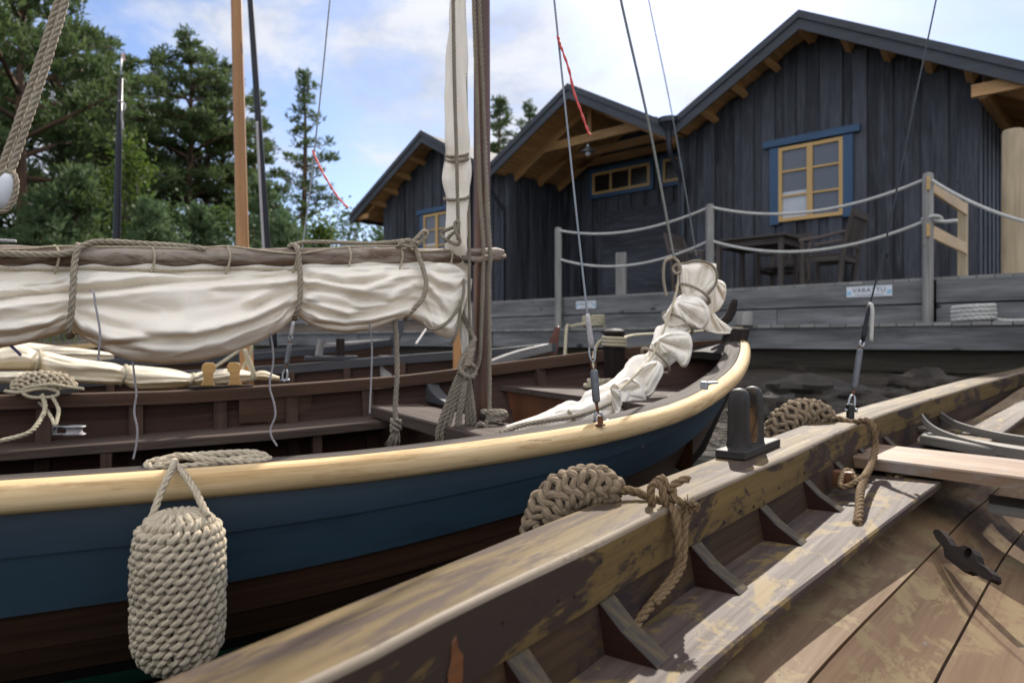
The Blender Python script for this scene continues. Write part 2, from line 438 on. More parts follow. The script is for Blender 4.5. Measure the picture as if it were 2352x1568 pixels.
# dry reed litter under the dock: nobody could count it
def litter():
    mb = MB()
    for k in range(2600):
        s = rnd(-6, 1.5); t = rnd(4.2, 7.6); p = FP(s, t, 0); h = ground_h(p.x, p.y)+.02
        a = rnd(-.5, .5)+(0 if random.random() < .8 else rnd(0, 3)); d = E_*math.cos(a)+N2*math.sin(a); L = rnd(.15, .5)
        q = V((p.x, p.y, h+rnd(0, .06))); w = N2*.004; z = V((0, 0, rnd(-.04, .06)))
        i = [mb.add(q-d*L-w), mb.add(q+d*L-w+z), mb.add(q+d*L+w+z), mb.add(q-d*L+w)]; mb.face(*i)
    return kind(obj('dry_reed_litter', mb, plain('dry_reed', (.14, .10, .06), .9, 0, .4, 3)), 'stuff')
litter()
M_grass = leaf_mat('grass_blades', (.05, .10, .02), (.10, .17, .035), .35, 1.5)
def grass():
    mb = MB()
    for k in range(5200):
        s = -rnd(16.0, 24); t = rnd(1.5, 11); p = FP(s, t, 0); h = ground_h(p.x, p.y)
        if h < -.25: continue
        H = rnd(.22, .5); a = rnd(0, 6.28); w = V((math.cos(a), math.sin(a), 0))*.009; l = V((math.cos(a*3), math.sin(a*3), 0))*H*rnd(.1, .6)
        q = V((p.x, p.y, h-.02))
        i = [mb.add(q-w), mb.add(q+w), mb.add(q+w*.7+l*.4+UP*H*.6), mb.add(q+l+UP*H), mb.add(q-w*.7+l*.4+UP*H*.6)]; mb.face(*i)
    return kind(obj('bank_grass', mb, M_grass), 'stuff')
grass()

# ---- the dock: lower walkway in front, raised terrace behind
LZ, UZ = .15, .61
T0, T1 = 7.08, 7.99
def lower_dock():
    t = thing('lower_dock', 'low grey plank walkway with a knotty edge board along the water', 'dock', FP(-5, T0, -.6))
    m = MB()
    for a, b in ((-14.2, -10.2), (-10.195, -6.9), (-6.895, -3.3), (-3.295, -.38), (-.375, 3.2), (3.205, 6)):
        m.box(FP((a+b)/2, T0+.024, LZ-.118), (b-a, .048, .215), FAX)
    obj('edge_board', m, M_greyw, t, bev=.004)
    m = MB(); k = 0
    s = -14.2
    while s < 6:
        m.box(FP(s+.07, T0+.53, LZ+.004), (1.12, .136, .03), (N2, -E_, UP)); s += .145
    obj('deck', m, M_greyp, t)
    m = MB()
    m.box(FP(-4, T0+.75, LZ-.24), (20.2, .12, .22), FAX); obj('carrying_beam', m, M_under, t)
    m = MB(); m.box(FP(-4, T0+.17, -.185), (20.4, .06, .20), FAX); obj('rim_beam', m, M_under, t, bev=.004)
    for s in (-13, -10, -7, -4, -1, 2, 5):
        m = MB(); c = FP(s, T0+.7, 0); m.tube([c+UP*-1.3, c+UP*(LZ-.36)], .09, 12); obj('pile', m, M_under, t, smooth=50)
    return t
lower_dock()
def terrace():
    t = thing('terrace', 'raised grey timber terrace in front of the dark cabins with board front', 'terrace', FP(-5, T1, -.3))
    m = MB()
    for a, b in ((-14.6, -11.6), (-11.595, -8.3), (-6.33, -3.95), (-3.945, -1.72), (-1.60, 1.1), (1.105, 6)):
        m.box(FP((a+b)/2, T1, .497), (b-a, .05, .226), FAX)
    m.box(FP(-7.31, T1, .497), (1.95, .05, .226), FAX)
    obj('front_board', m, M_greyw, t, bev=.004)
    m = MB()
    for a, b in ((-6.33, -3.2), (-3.195, -1.72), (-1.60, 2.1), (2.105, 6)):
        m.box(FP((a+b)/2, T1+.004, .262), (b-a, .05, .215), FAX)
    m.box(FP(-7.31, T1+.004, .262), (1.95, .05, .215), FAX)
    obj('skirt_board', m, M_greyw, t, bev=.004)
    m = MB()
    m.box(FP(-11.45, T1+.06, .335), (6.2, .09, .085), FAX)
    m.box(FP(-11.45, T1+.02, .225), (6.2, .07, .13), FAX); obj('old_timber', m, M_brownw, t, bev=.006)
    m = MB(); s = -14.6
    while s < 6:
        L = 4.9 if -10.0 < s < -6.3 else 3.0
        m.box(FP(s+.07, T1-.02+L/2, UZ+.016), (L, .138, .028), (N2, -E_, UP)); s += .145
    obj('deck', m, M_greyp, t)
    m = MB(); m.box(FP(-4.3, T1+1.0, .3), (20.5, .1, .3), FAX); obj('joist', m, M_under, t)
    return t
terrace()
# ---- rope railing
def rail_post(s, t, z0, z1, lb, w=.10, mat=None, hooks=True):
    m = MB(); c = FP(s, t, 0)
    prof = [(w*.5, z0), (w*.5, z1-.03), (w*.42, z1-.008), (w*.2, z1)]
    m.lathe(c, prof, 14)
    return tag(obj('rope_rail_post', m, mat or M_greyp, smooth=40, origin=c+UP*z0), lb, 'post', 'posts of the rope railing')
PT = T1-.08
PS = (-6.38, -4.0, -1.66)
rail_post(PS[0], PT, LZ+.02, 1.66, 'round grey railing post right of the mast, leftmost with ropes')
rail_post(PS[1], PT, LZ+.02, 1.68, 'round grey railing post in the middle, above the furled white foresail')
rail_post(PS[2], PT, LZ+.02, 1.68, 'round grey railing post at the corner where pale boards and ropes meet')
def sag(a, b, d, n=14):
    return [a.lerp(b, k/n)-UP*d*4*(k/n)*(1-k/n) for k in range(n+1)]
def rail_rope(a, b, d, lb, r=.016):
    rope('railing_rope', sag(a, b, d), r, M_rope_w, lb, 'rope', 'white ropes strung between railing posts', laid=False)
A = [FP(s, PT, 0) for s in PS]
rail_rope(A[0]+UP*1.615, A[1]+UP*1.645, .16, 'upper white rope between the left and the middle railing posts')
rail_rope(A[0]+UP*1.20, A[1]+UP*1.235, .20, 'lower white rope between the left and the middle railing posts')
rail_rope(A[1]+UP*1.645, A[2]+UP*1.625, .20, 'upper white rope between the middle and the corner railing posts, across the window')
rail_rope(A[1]+UP*1.235, A[2]+UP*1.21, .22, 'lower white rope between the middle and the corner railing posts, across the table')
rail_rope(A[2]+UP*1.63, P(2352, 497, 6.2)+(P(2352, 497, 6.2)-A[2]-UP*1.63)*.25, .07, 'white rope running down right from the corner railing post out of view')
m = MB(); q = P(2140, 505, 6.92)
rope_geo(m, [q+V((-.07, .05, .01)), q+V((.0, -.06, .03)), q+V((.08, -.03, .0)), q+V((.05, .06, -.02)), q+V((0, .0, .0)), q+V((.08, -.07, -.03)), q+V((.2, -.08, -.02))], .019, False)
tag(obj('rope_knot', m, M_rope_w, smooth=True), 'white rope knot with a short tail on the corner railing post', 'knot')
# pale board guard running back from the corner post
def side_guard():
    g = thing('side_guard', 'new pale board railing with two boards running back from the corner post', 'railing', FP(-1.66, T1+.9, UZ))
    m = MB(); c = FP(-1.69, 9.80, 0); m.box(c+UP*1.13, (1.06, .095, .095), (UP, E_, N2)); obj('guard_post', m, M_newpost, g, bev=.004)
    for z in (1.56, 1.10):
        m = MB(); m.bar(FP(-1.645, T1-.15, z), FP(-1.645, 9.74, z), .028, .13); obj('guard_board', m, M_sash, g, bev=.003)
side_guard()
m = MB(); c = P(2327, 640, 7.3); m.lathe(c, [(.104, -.03), (.102, .8), (.099, 1.52), (.09, 1.555), (.0, 1.56)], 24)
tag(obj('log_post', m, M_newpost, smooth=40), 'thick pale round log post standing at the right end of the terrace', 'post')
m = MB(); c = FP(-5.72, 8.55, UZ+.03); m.box(c+UP*.325, (.66, .15, .07), (UP, (E_+N2*.3).normalized(), (N2-E_*.3).normalized()))
tag(obj('board_stub', m, M_greyp, bev=.005), 'short upright pale board standing alone behind the rope railing', 'post')
# signs
def sign(u, v, w, h, y_s, lb):
    k = (u-1176)/F; r = (T1-.027)/(N2.x*k+N2.y); c = P(u, v, r)
    g = thing('reserved_sign', lb, 'sign', c)
    m = MB(); m.box(c-N2*.003, (w, .006, h), FAX); obj('plate', m, M_white, g, bev=.001)
    cu = bpy.data.curves.new('lettering', 'FONT'); cu.body = 'VARATTU'; cu.size = h*.62; cu.align_x = 'CENTER'; cu.align_y = 'CENTER'; cu.extrude = .0008; cu.space_character = 1.08
    tmp = bpy.data.objects.new('tmp', cu); me = bpy.data.meshes.new_from_object(tmp); bpy.data.objects.remove(tmp); bpy.data.curves.remove(cu)
    o = bpy.data.objects.new('lettering', me); COL.objects.link(o); o.parent = g; me.materials.clear(); me.materials.append(M_ink)
    X = E_; Y = UP; Z = -N2
    o.matrix_local = Matrix.Translation(-N2*.0075+UP*h*.10) @ Matrix((X, Y, Z)).transposed().to_4x4()
    for sx in (-1, 1):
        m = MB(); m.box(c+E_*sx*w*.44-N2*.0072-UP*h*.10*sx*sx, (w*.10, .0012, h*.36), FAX)
        obj('blue_mark', m, M_lblue, g)
    m = MB(); m.box(c-N2*.0072-UP*h*.33, (w*.62, .0012, h*.05), FAX); obj('small_print', m, M_ink, g)
    return g
sign(1996, 669, .445, .112, 0, 'white VARATTU sign on the grey board right of the blue boat bow')
sign(1346, 700, .345, .108, 0, 'white VARATTU sign on the grey board behind the wire stay')
# mooring stubs with rope on the lower walkway
def mooring(u, y, v_top, rad, turns, rr, lb1, lb2, mat, tail):
    c = P(u, 784, y); c.z = LZ+.019; H = (784-v_top)/F*y-c.z
    m = MB(); m.lathe(c, [(rad, 0), (rad*.97, H*.9), (rad*.86, H), (0, H)], 18); tag(obj('mooring_stub', m, M_greyp, smooth=40), lb1, 'bollard', 'wooden mooring stubs on the walkway')
    if turns:
        pts = []
        for k in range(turns*10+1):
            a = k/10*2*math.pi; q = rad+rr*.9+rnd(0, rr*.5)
            pts.append(c+V((math.cos(a)*q, math.sin(a)*q, rr+k/10*rr*1.75)))
        pts = [c+d for d in tail][::-1]+pts
        rope('mooring_rope', pts, rr, mat, lb2, 'rope', None)
M_rope_y = rope_mat('yellowish_rope', (.56, .50, .36), (.40, .34, .22), .4)
mooring(2236, 6.55, 708, .14, 4, .021, 'short wooden mooring stub on the walkway at the right with white rope', 'white rope coiled round the mooring stub at the right', M_rope_w, [V((.15, -.1, .03)), V((.3, -.06, .022)), V((.7, -.25, .02)), V((1.6, -.9, .02))])
mooring(1363, 9.0, 726, .11, 4, .02, 'short wooden mooring stub on the walkway behind the wire stay', 'yellowish rope wound round the stub behind the wire stay', M_rope_y, [V((-.16, -.1, .05)), V((-.3, -.1, .02)), V((-.36, -.2, .0)), V((-.42, -.62, -.42))])
mooring(1706, 7.3, 716, .105, 0, .02, 'bare pale mooring stub on the walkway beside the blue boat bow', '', M_rope_y, [])

# ---------------------------------------------------------------- cabins
SL, HW, RZ, TW, TF, DEP = .555, 2.12, 4.82, 10.95, 10.4, 7.0
def cabin(s0, label, porch=False, right_open=False):
    C = thing('dark_cabin', label, 'cabin', FP(s0, TW, UZ))
    def roof_z(s): return RZ-SL*abs(s-s0)
    th = math.atan(SL); cs, sn = math.cos(th), math.sin(th)
    def deck_z(s): return roof_z(s)-.10      # under side of the roof deck
    # walls: tarred boards with battens
    def board_wall(mb, pa, pb, z0, ztop, out):
        d = (pb-pa); L = d.length; d.normalize(); q = 0; k = 0
        n = max(1, round(L/.168)); w = L/n
        for k in range(n):
            a, b = pa+d*(k*w), pa+d*((k+1)*w)
            thick = .030 if k % 2 == 0 else .0; g = .012 if k % 2 else -.012
            A_, B_ = a-d*(-g), b-d*g
            off = out*(thick+rnd(0, .003)); ou, ov = rnd(0, 90), rnd(0, 90)
            za, zb = ztop(A_), ztop(B_)
            mid = None
            zs = (A_-FP(s0, 0, 0)).dot(E_)*(B_-FP(s0, 0, 0)).dot(E_)
            co = [A_+off+UP*z0, B_+off+UP*z0, B_+off+UP*zb, A_+off+UP*za]
            ids = [mb.add(p, (ou+p.z, ov+(p-A_).dot(d))) for p in co]
            mb.face(*ids)
            if zs < 0:
                pass
            for (p0, p1, zt) in ((A_, A_-out*.02, za), (B_, B_-out*.02, zb)):
                i2 = [mb.add(p0+off+UP*z0, (ou, ov)), mb.add(p1+UP*z0, (ou, ov)), mb.add(p1+UP*zt, (ou+2, ov)), mb.add(p0+off+UP*zt, (ou+2, ov))]
                mb.face(*i2)
        # backing sheet
        k2 = 24
        rows = [[pa+d*(L*i/k2)-out*.004+UP*z0, pa+d*(L*i/k2)-out*.004+UP*ztop(pa+d*(L*i/k2))] for i in range(k2+1)]
        mb.grid(rows)
    zt = lambda p: deck_z(p.dot(E_))-.012
    m = MB()
    if not porch:
        board_wall(m, FP(s0-HW, TW, 0), FP(s0+HW, TW, 0), UZ-.2, zt, -N2)
    else:
        board_wall(m, FP(s0-HW, TW, 0), FP(s0-HW+.1, TW, 0), UZ-.2, zt, -N2)
        board_wall(m, FP(s0+HW-.08, TW, 0), FP(s0+HW, TW, 0), UZ-.2, zt, -N2)
        board_wall(m, FP(s0-HW+.1, TW, 0), FP(s0-HW+.1, 12.8, 0), UZ-.2, zt, E_)
        board_wall(m, FP(s0+HW-.08, TW, 0), FP(s0+HW-.08, 12.8, 0), UZ-.2, zt, -E_)
        board_wall(m, FP(s0-HW+.1, 12.8, 0), FP(s0+HW-.08, 12.8, 0), UZ-.2, zt, -N2)
    for sg in (-1, 1):
        board_wall(m, FP(s0+sg*HW, TW, 0), FP(s0+sg*HW, TW+DEP, 0), UZ-.2, lambda p: deck_z(s0+HW)-.012, E_*sg)
    obj('wall', m, M_tar, C)
    # roof deck, felt, boards
    EO = 2.83
    m = MB()
    for sg in (-1, 1):
        e = EO if not (porch or (sg == -1 and s0 > -5) or (sg == 1 and s0 < -10)) else 2.15
        X = (E_*sg*cs-UP*sn); Z = (E_*sg*sn+UP*cs); Ls = e/cs
        m.box(FP(s0, TF+.06+DEP/2, RZ+.0)+X*(Ls/2+.02)-Z*.012, (DEP+.0, Ls, .03), (N2, X, Z))
    obj('roof', m, M_roof, C)
    m = MB()
    for sg in (-1, 1):
        e = EO if not (porch or (sg == -1 and s0 > -5) or (sg == 1 and s0 < -10)) else 2.15
        X = (E_*sg*cs-UP*sn); Z = (E_*sg*sn+UP*cs); Ls = e/cs
        k = 0; q = .0
        while q < Ls-.02:
            w = min(.12, Ls-q)
            m.box(FP(s0, TF+.08+1.3, RZ)+X*(q+w/2)-Z*.062, (2.6, w-.004, .024), (N2, X, Z)); q += .12
    obj('soffit', m, M_pine, C)
    for sg in (-1, 1):
        e = EO if not (porch or (sg == -1 and s0 > -5) or (sg == 1 and s0 < -10)) else 2.12
        X = (E_*sg*cs-UP*sn); Z = (E_*sg*sn+UP*cs); Ls = e/cs
        m = MB(); x0 = .0
        poly = [FP(s0, TF, RZ+.03), FP(s0, TF, RZ-.225)]
        poly = [FP(s0, TF, RZ+.035), FP(s0, TF, RZ-.225), FP(s0, TF, RZ-.225)+X*(Ls-.02), FP(s0, TF, RZ+.035)+X*Ls]
        if sg < 0: poly = poly[::-1]
        m.prism(poly, N2*.028)
        poly2 = [FP(s0, TF-.026, RZ+.055), FP(s0, TF-.026, RZ-.06), FP(s0, TF-.026, RZ-.06)+X*(Ls+.01), FP(s0, TF-.026, RZ+.055)+X*(Ls+.02)]
        if sg < 0: poly2 = poly2[::-1]
        m.prism(poly2, N2*.0255)
        obj('bargeboard', m, M_fascia, C)
    # purlin ends under the overhang
    if not porch:
        for sg in (-1, 1):
            X = (E_*sg*cs-UP*sn); Z = (E_*sg*sn+UP*cs)
            for q in ((.12, .72, 1.32, 1.92, 2.46) if not (sg == -1 and s0 > -5 and False) else (.3,)):
                if q > 2.2 and ((sg == -1 and s0 > -5) or (sg == 1 and s0 < -10)): continue
                m = MB(); c = FP(s0, 0, RZ)+X*q-Z*.155
                poly = [c+N2*(TW+.05)-Z*.085, c+N2*(TW+.05)+Z*.08, c+N2*(TF+.035)+Z*.08, c+N2*(TF+.035)+Z*.02]
                m.prism([p-X*.05 for p in poly], X*.10); obj('purlin', m, M_pine, C, bev=.004)
    if right_open:    # open eave at the right corner: lit timber plate
        m = MB(); X = (E_*cs-UP*sn)
        m.box(FP(s0+2.49, TF+.10, RZ-SL*2.49-.26), (.72, .06, .16), (E_, N2, UP)); m.box(FP(s0+2.2, TW+2.0, 3.25), (4.2, .10, .16), (N2, E_, UP)); m.box(FP(s0+2.78, TW+2.0, 3.0), (4.8, .05, .14), (N2, E_, UP))
        obj('eave_plate', m, M_pine, C, bev=.004)
        for k in range(6):
            m = MB(); tt = TW+.25+k*.62; m.bar(FP(s0+HW-.02, tt, deck_z(s0+HW)-.08), FP(s0+2.76, tt, deck_z(s0+2.76)-.07), .05, .12); obj('rafter_end', m, M_pine, C)
    if not porch and s0 < -10:   # left eave of the far cabin
        for k in range(4):
            m = MB(); tt = TF+.2+k*.9; m.bar(FP(s0-HW+.02, tt, deck_z(s0-HW)-.08), FP(s0-2.76, tt, deck_z(s0-2.76)-.07), .05, .12); obj('rafter_end', m, M_pine, C)
        m = MB(); m.box(FP(s0-2.5, TF+.1, roof_z(s0-2.5)-.25), (.6, .05, .12), FAX); obj('eave_plate', m, M_pine, C)
        m = MB(); m.bar(FP(s0-2.86, TF, roof_z(s0-2.86)-.08), FP(s0-2.86, TF+DEP, roof_z(s0-2.86)-.08), .1, .09); obj('gutter', m, M_gutter, C)
    # window
    def window(c, w, h, cols, rows_, side=.14, head=True, gl=None, fr_mat=None):
        fr = MB()
        for sg in (-1, 1): fr.box(c+E_*sg*(w/2+side/2)-N2*.035-UP*.01, (h+.05, side, .035), (UP, E_, N2))
        if head: fr.box(c+UP*(h/2+.085)-N2*.046, (w+2*side+.2, .055, .11), FAX)
        else: fr.box(c+UP*(h/2+side/2)-N2*.035, (w+2*side, .035, side), FAX); fr.box(c-UP*(h/2+side/2)-N2*.035, (w+2*side, .035, side), FAX)
        wf = obj('window', fr, M_bluep, C, bev=.003)
        s_ = MB(); q = .055
        nx = len(cols)-1
        xs = [w*(k-.5) for k in cols]; zs = [h*(k-.5) for k in rows_]
        for z, t_ in [(zs[0], q), (zs[-1], q)]: s_.box(c+UP*(z-math.copysign(t_/2, z))-N2*.030, (w-.002, .045, t_), FAX)
        for x, t_ in [(xs[0], q), (xs[-1], q)]: s_.box(c+E_*(x-math.copysign(t_/2, x))-N2*.0295, (h-2*q-.002, t_, .045), (UP, E_, N2))
        for x in xs[1:-1]: s_.box(c+E_*x-N2*.031, (h-2*q-.002, .085 if nx == 2 else .045, .047), (UP, E_, N2))
        for z in zs[1:-1]:
            for a, b in zip(xs, xs[1:]):
                wd = (.085 if nx == 2 else .045)/2
                a2 = a+(q if a == xs[0] else wd); b2 = b-(q if b == xs[-1] else wd)
                s_.box(c+E_*(a2+b2)/2+UP*z-N2*.029, (b2-a2-.002, .04, .03), FAX)
        obj('sash', s_, M_sash, wf, bev=.002)
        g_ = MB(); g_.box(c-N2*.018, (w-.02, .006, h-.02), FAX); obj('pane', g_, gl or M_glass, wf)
        if gl is None:
            cu_ = MB(); cu_.box(c+E_*-.24-N2*.0225-UP*.33, (w*.46, .0016, h*.36), FAX); obj('curtain', cu_, M_curtain, wf)
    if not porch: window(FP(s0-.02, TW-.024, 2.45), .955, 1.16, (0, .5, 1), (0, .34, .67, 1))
    else:
        window(FP(s0-.39, 12.765, 3.52), 1.48, .48, (0, .333, .667, 1), (0, 1), .09, False, M_glass2)
        window(FP(s0+1.32, 12.765, 3.52), 1.30, .48, (0, .5, 1), (0, 1), .09, False, M_glass2)
        m = MB(); m.box(FP(s0+.1, 12.745, 1.75), (1.9, .05, 2.2), FAX)
        obj('porch_door', m, M_tar, C, bev=.004)
        # truss of the open porch
        tt = 11.1
        m = MB(); m.box(FP(s0, tt, 4.0), (3.0, .07, .17), FAX); obj('tie_beam', m, M_pine, C, bev=.004)
        m = MB(); m.box(FP(s0, tt, 4.36), (.55, .1, .075), (UP, E_, N2)); obj('king_post', m, M_pine, C, bev=.004)
        for sg in (-1, 1):
            X = (E_*sg*cs-UP*sn); Z = (E_*sg*sn+UP*cs)
            m = MB(); m.bar(FP(s0, tt-.002, RZ-.17)+X*.03, FP(s0, tt-.002, RZ-.17)+X*2.42, .07, .17, up=N2.cross(X)); obj('truss_rafter', m, M_pine, C, bev=.004)
        for t3 in (11.9, 12.6):
            m = MB(); m.box(FP(s0, t3, 3.98), (3.0, .07, .15), FAX); obj('tie_beam', m, M_pine, C)
            for sg in (-1, 1):
                X = (E_*sg*cs-UP*sn)
                m = MB(); m.bar(FP(s0, t3, RZ-.17)+X*.03, FP(s0, t3, RZ-.17)+X*2.3, .07, .15, up=N2.cross(X)); obj('truss_rafter', m, M_pine, C)
        m = MB(); c = FP(s0-.02, tt-.04, 3.86)
        m.lathe(c, [(.03, .0), (.035, -.05), (.13, -.12), (.145, -.15), (.05, -.14)], 20); o = obj('porch_lamp', m, M_steel, C, smooth=40)
        m = MB(); m.lathe(c, [(.05, -.14), (.055, -.19), (.03, -.22)], 14); obj('lamp_glass', m, M_white, o, smooth=True)
    return C
cabin(-12.44, 'far left dark timber cabin, its gable half hidden by the white mast sail')
cabin(-8.15, 'middle dark cabin with an open porch and a timber truss', porch=True)
cabin(-3.845, 'nearest and largest-looking dark cabin with blue trimmed window at the right', right_open=True)
def downpipe(s, lb, z1, top, hopper=True):
    g = thing('downpipe', lb, 'downpipe', FP(s, TW-.1, UZ)); m = MB()
    pts = [FP(s, TF-.02, top), FP(s, TF, top-.32), FP(s, TF+.06, top-.42), FP(s, TW-.12, top-.75), FP(s, TW-.09, top-.85), FP(s, TW-.09, z1)]
    m.tube(pts, .042, 12); obj('pipe', m, M_gutter, g, smooth=40)
    if hopper:
        m = MB(); c = FP(s, TF-.02, top); m.lathe(c, [(.05, -.12), (.06, -.02), (.14, .09), (.17, .1), (.17, .17), (.18, .18)], 20); obj('rain_hopper', m, M_gutter, g, smooth=35)
        m = MB(); m.bar(FP(s, TF, top+.12), FP(s, TF+6, top+.16), .16, .05); obj('valley_gutter', m, M_gutter, g)
downpipe(-6.0, 'dark rain pipe with hopper between the middle and the right cabin', UZ, 3.56)
downpipe(-10.29, 'dark rain pipe bending down right of the brown mast', UZ, 3.62, False)

# ---- terrace furniture
def table(s, t, lb):
    g = thing('garden_table', lb, 'table', FP(s, t, UZ+.03)); z = UZ+.03
    m = MB()
    for k in range(9): m.box(FP(s, t-.4+k*.1, z+.735), (1.02, .092, .026), FAX)
    obj('tabletop', m, M_teak, g, bev=.003)
    m = MB()
    for q in (-1, 1):
        m.box(FP(s, t+q*.37, z+.675), (.85, .025, .085), FAX); m.box(FP(s+q*.43, t, z+.675), (.7, .025, .085), (N2, E_, UP))
    obj('apron', m, M_teak, g)
    for a in (-1, 1):
        for b in (-1, 1):
            m = MB(); m.box(FP(s+a*.43, t+b*.37, z+.36), (.72, .06, .06), (UP, E_, N2)); obj('leg', m, M_teak, g, bev=.004)
    return g
table(-3.98, 9.35, 'square weathered wooden table behind the rope railing below the window')
def chair(s, t, rz, lb):
    g = thing('garden_chair', lb, 'chair', FP(s, t, UZ+.03), 'wooden chairs round the terrace table')
    B = g.location.copy(); c_, s_ = math.cos(rz), math.sin(rz)
    X = E_*c_+N2*s_; Y = N2*c_-E_*s_; ax = (X, Y, UP)
    def L(a, b, z): return B+X*a+Y*b+UP*z
    m = MB()
    for k in range(5): m.box(L(.0, -.2+k*.1, .43), (.48, .085, .02), ax)
    obj('seat', m, M_teak, g, bev=.003)
    m = MB()
    for b in (-1, 1): m.bar(L(-.22, b*.26, .38), L(.24, b*.26, .38), .025, .06)
    m.bar(L(.23, -.24, .38), L(.23, .24, .38), .025, .06); m.bar(L(-.22, -.24, .12), L(-.22, .24, .12), .025, .03)
    obj('seat_frame', m, M_teak, g)
    for b in (-1, 1):
        m = MB(); m.box(L(-.24, b*.27, .31), (.62, .045, .05), (UP, Y, X)); obj('leg', m, M_teak, g, bev=.003)
        m = MB(); m.tube([L(.20, b*.27, 0), L(.23, b*.27, .35), L(.27, b*.27, .6), L(.36, b*.27, .93)], [.03, .034, .032, .026], 6); obj('leg', m, M_teak, g, smooth=60)
        m = MB(); m.tube([L(-.28, b*.27, .635), L(-.05, b*.27, .645), L(.12, b*.27, .67), L(.3, b*.27, .70)], .026, 6, squash=.8); obj('armrest', m, M_teak, g, smooth=60)
    m = MB(); m.bar(L(.355, -.29, .915), L(.355, .29, .915), .035, .09); m.bar(L(.27, -.26, .55), L(.27, .26, .55), .025, .06)
    for k in range(5): m.bar(L(.275, -.18+k*.09, .57), L(.345, -.18+k*.09, .9), .05, .018, up=tuple(Y))
    obj('backrest', m, M_teak, g)
    return g
chair(-3.02, 9.2, 0, 'wooden armchair at the right of the terrace table, its back to the right')
chair(-4.95, 9.35, math.pi, 'wooden armchair at the left of the terrace table, half hidden by the foresail')
chair(-4.0, 10.2, math.pi/2, 'wooden armchair between the terrace table and the cabin wall')
M_bark = wood('pine_bark', (.19, .105, .06), (.085, .055, .038), rough=.9, g=.6, bstr=.6, board=.4)
M_bark2 = wood('grey_bark', (.13, .11, .09), (.06, .05, .042), rough=.9, g=.6, bstr=.5)
M_needle = leaf_mat('pine_needles', (.050, .086, .032), (.125, .172, .06), .45, .22)
M_needle2 = leaf_mat('young_needles', (.075, .125, .058), (.14, .20, .085), .4, .4)
M_leaf = leaf_mat('broad_leaves', (.06, .105, .018), (.13, .19, .035), .4, .5)
def tuft(mb, c, d, L, n=5):
    # a spray of flat needle bunches pointing roughly along d
    for k in range(n):
        a = V((rnd(-1, 1), rnd(-1, 1), rnd(-.6, 1)))*.85+d
        a.normalize(); w = a.orthogonal().normalized()
        w = (Matrix.Rotation(rnd(0, 6.28), 3, a) @ w)*L*rnd(.08, .14); l = L*rnd(.7, 1.2)
        i = [mb.add(c), mb.add(c+a*l*.55+w), mb.add(c+a*l), mb.add(c+a*l*.55-w)]; mb.face(*i)
def pine(name, loc, H, crown0, spread, seed, lb, lean=0, dens=1.0, flat=.42, top_r=.25, grp='tall pines behind the boats', leafL=.31, clumps=1.0):
    st = random.getstate(); random.seed(seed)
    loc = V(loc); g = thing(name, lb, 'tree', loc, grp)
    tr = MB(); pts = []; rr = []
    for k in range(13):
        f = k/12; pts.append(loc+V((math.sin(f*3+seed)*.25*f+lean*f*f, math.cos(f*2.3+seed)*.25*f, H*f-.3*(k == 0)))); rr.append((H*.0135+.03)*(1-f)**.8+.02)
    tr.tube(pts, rr, 9); obj('trunk', tr, M_bark, g, smooth=True)
    def axis(f):
        q = f*12; i = min(11, int(q)); return pts[i].lerp(pts[i+1], q-i)
    lm = MB(); fm = MB()
    nb = int((15+H*1.9)*clumps)
    for k in range(nb):
        f = crown0+(1-crown0)*((k+rnd(0, 1))/nb)
        x = (f-crown0)/(1-crown0)
        prof = (math.sin(math.pi*min(1, x*.86+.16))**.75)*(1-x*.35)
        L = spread*max(top_r*.6, prof)*rnd(.55, 1.15)
        if x < .12 and random.random() < .45: L *= .5
        az = k*2.4+rnd(-.5, .5); d = V((math.cos(az), math.sin(az), rnd(.05, .55)*(1 if x > .25 else .25)))
        a = axis(f); b = a+d*L+UP*L*rnd(-.08, .12)
        mid = a.lerp(b, .5)+UP*L*rnd(-.04, .1)
        lr = .022+.012*L
        lm.tube([a, mid, b], [lr*1.5, lr, lr*.4], 5)
        nc = max(2, int(1.5+L*1.5*dens))
        for c in range(nc):
            q = lerp(.38, 1.06, (c+rnd(0, 1))/nc); cc = a.lerp(mid, q*2) if q < .5 else mid.lerp(b, q*2-1)
            cr = (.36+.13*L)*rnd(.55, 1.2)*(1-.25*x); cc = cc+V((rnd(-1, 1), rnd(-1, 1), 0))*cr*.55+UP*cr*.15
            for _ in range(int(30*dens*(cr/.6)**1.4)+4):
                while True:
                    p = V((rnd(-1, 1), rnd(-1, 1), rnd(-1, 1)))
                    if p.length < 1: break
                tuft(fm, cc+V((p.x*cr, p.y*cr, p.z*cr*flat)), V((p.x*.7, p.y*.7, .55+p.z*.4)), leafL*rnd(.7, 1.15), 4)
    for _ in range(24):
        tuft(fm, pts[-1]+V((rnd(-.35, .35), rnd(-.35, .35), rnd(-.7, .3))), UP, leafL*.9, 4)
    obj('limbs', lm, M_bark, g, smooth=True); obj('foliage', fm, M_needle if name == 'pine_tree' else M_needle2, g)
    random.setstate(st); return g
def G(u, y):
    x = (u-1176)/F*y; return V((x, y, ground_h(x, y)))
def Ht(v, y, p): return (784-v)/F*y-p.z     # height that brings the top to image row v
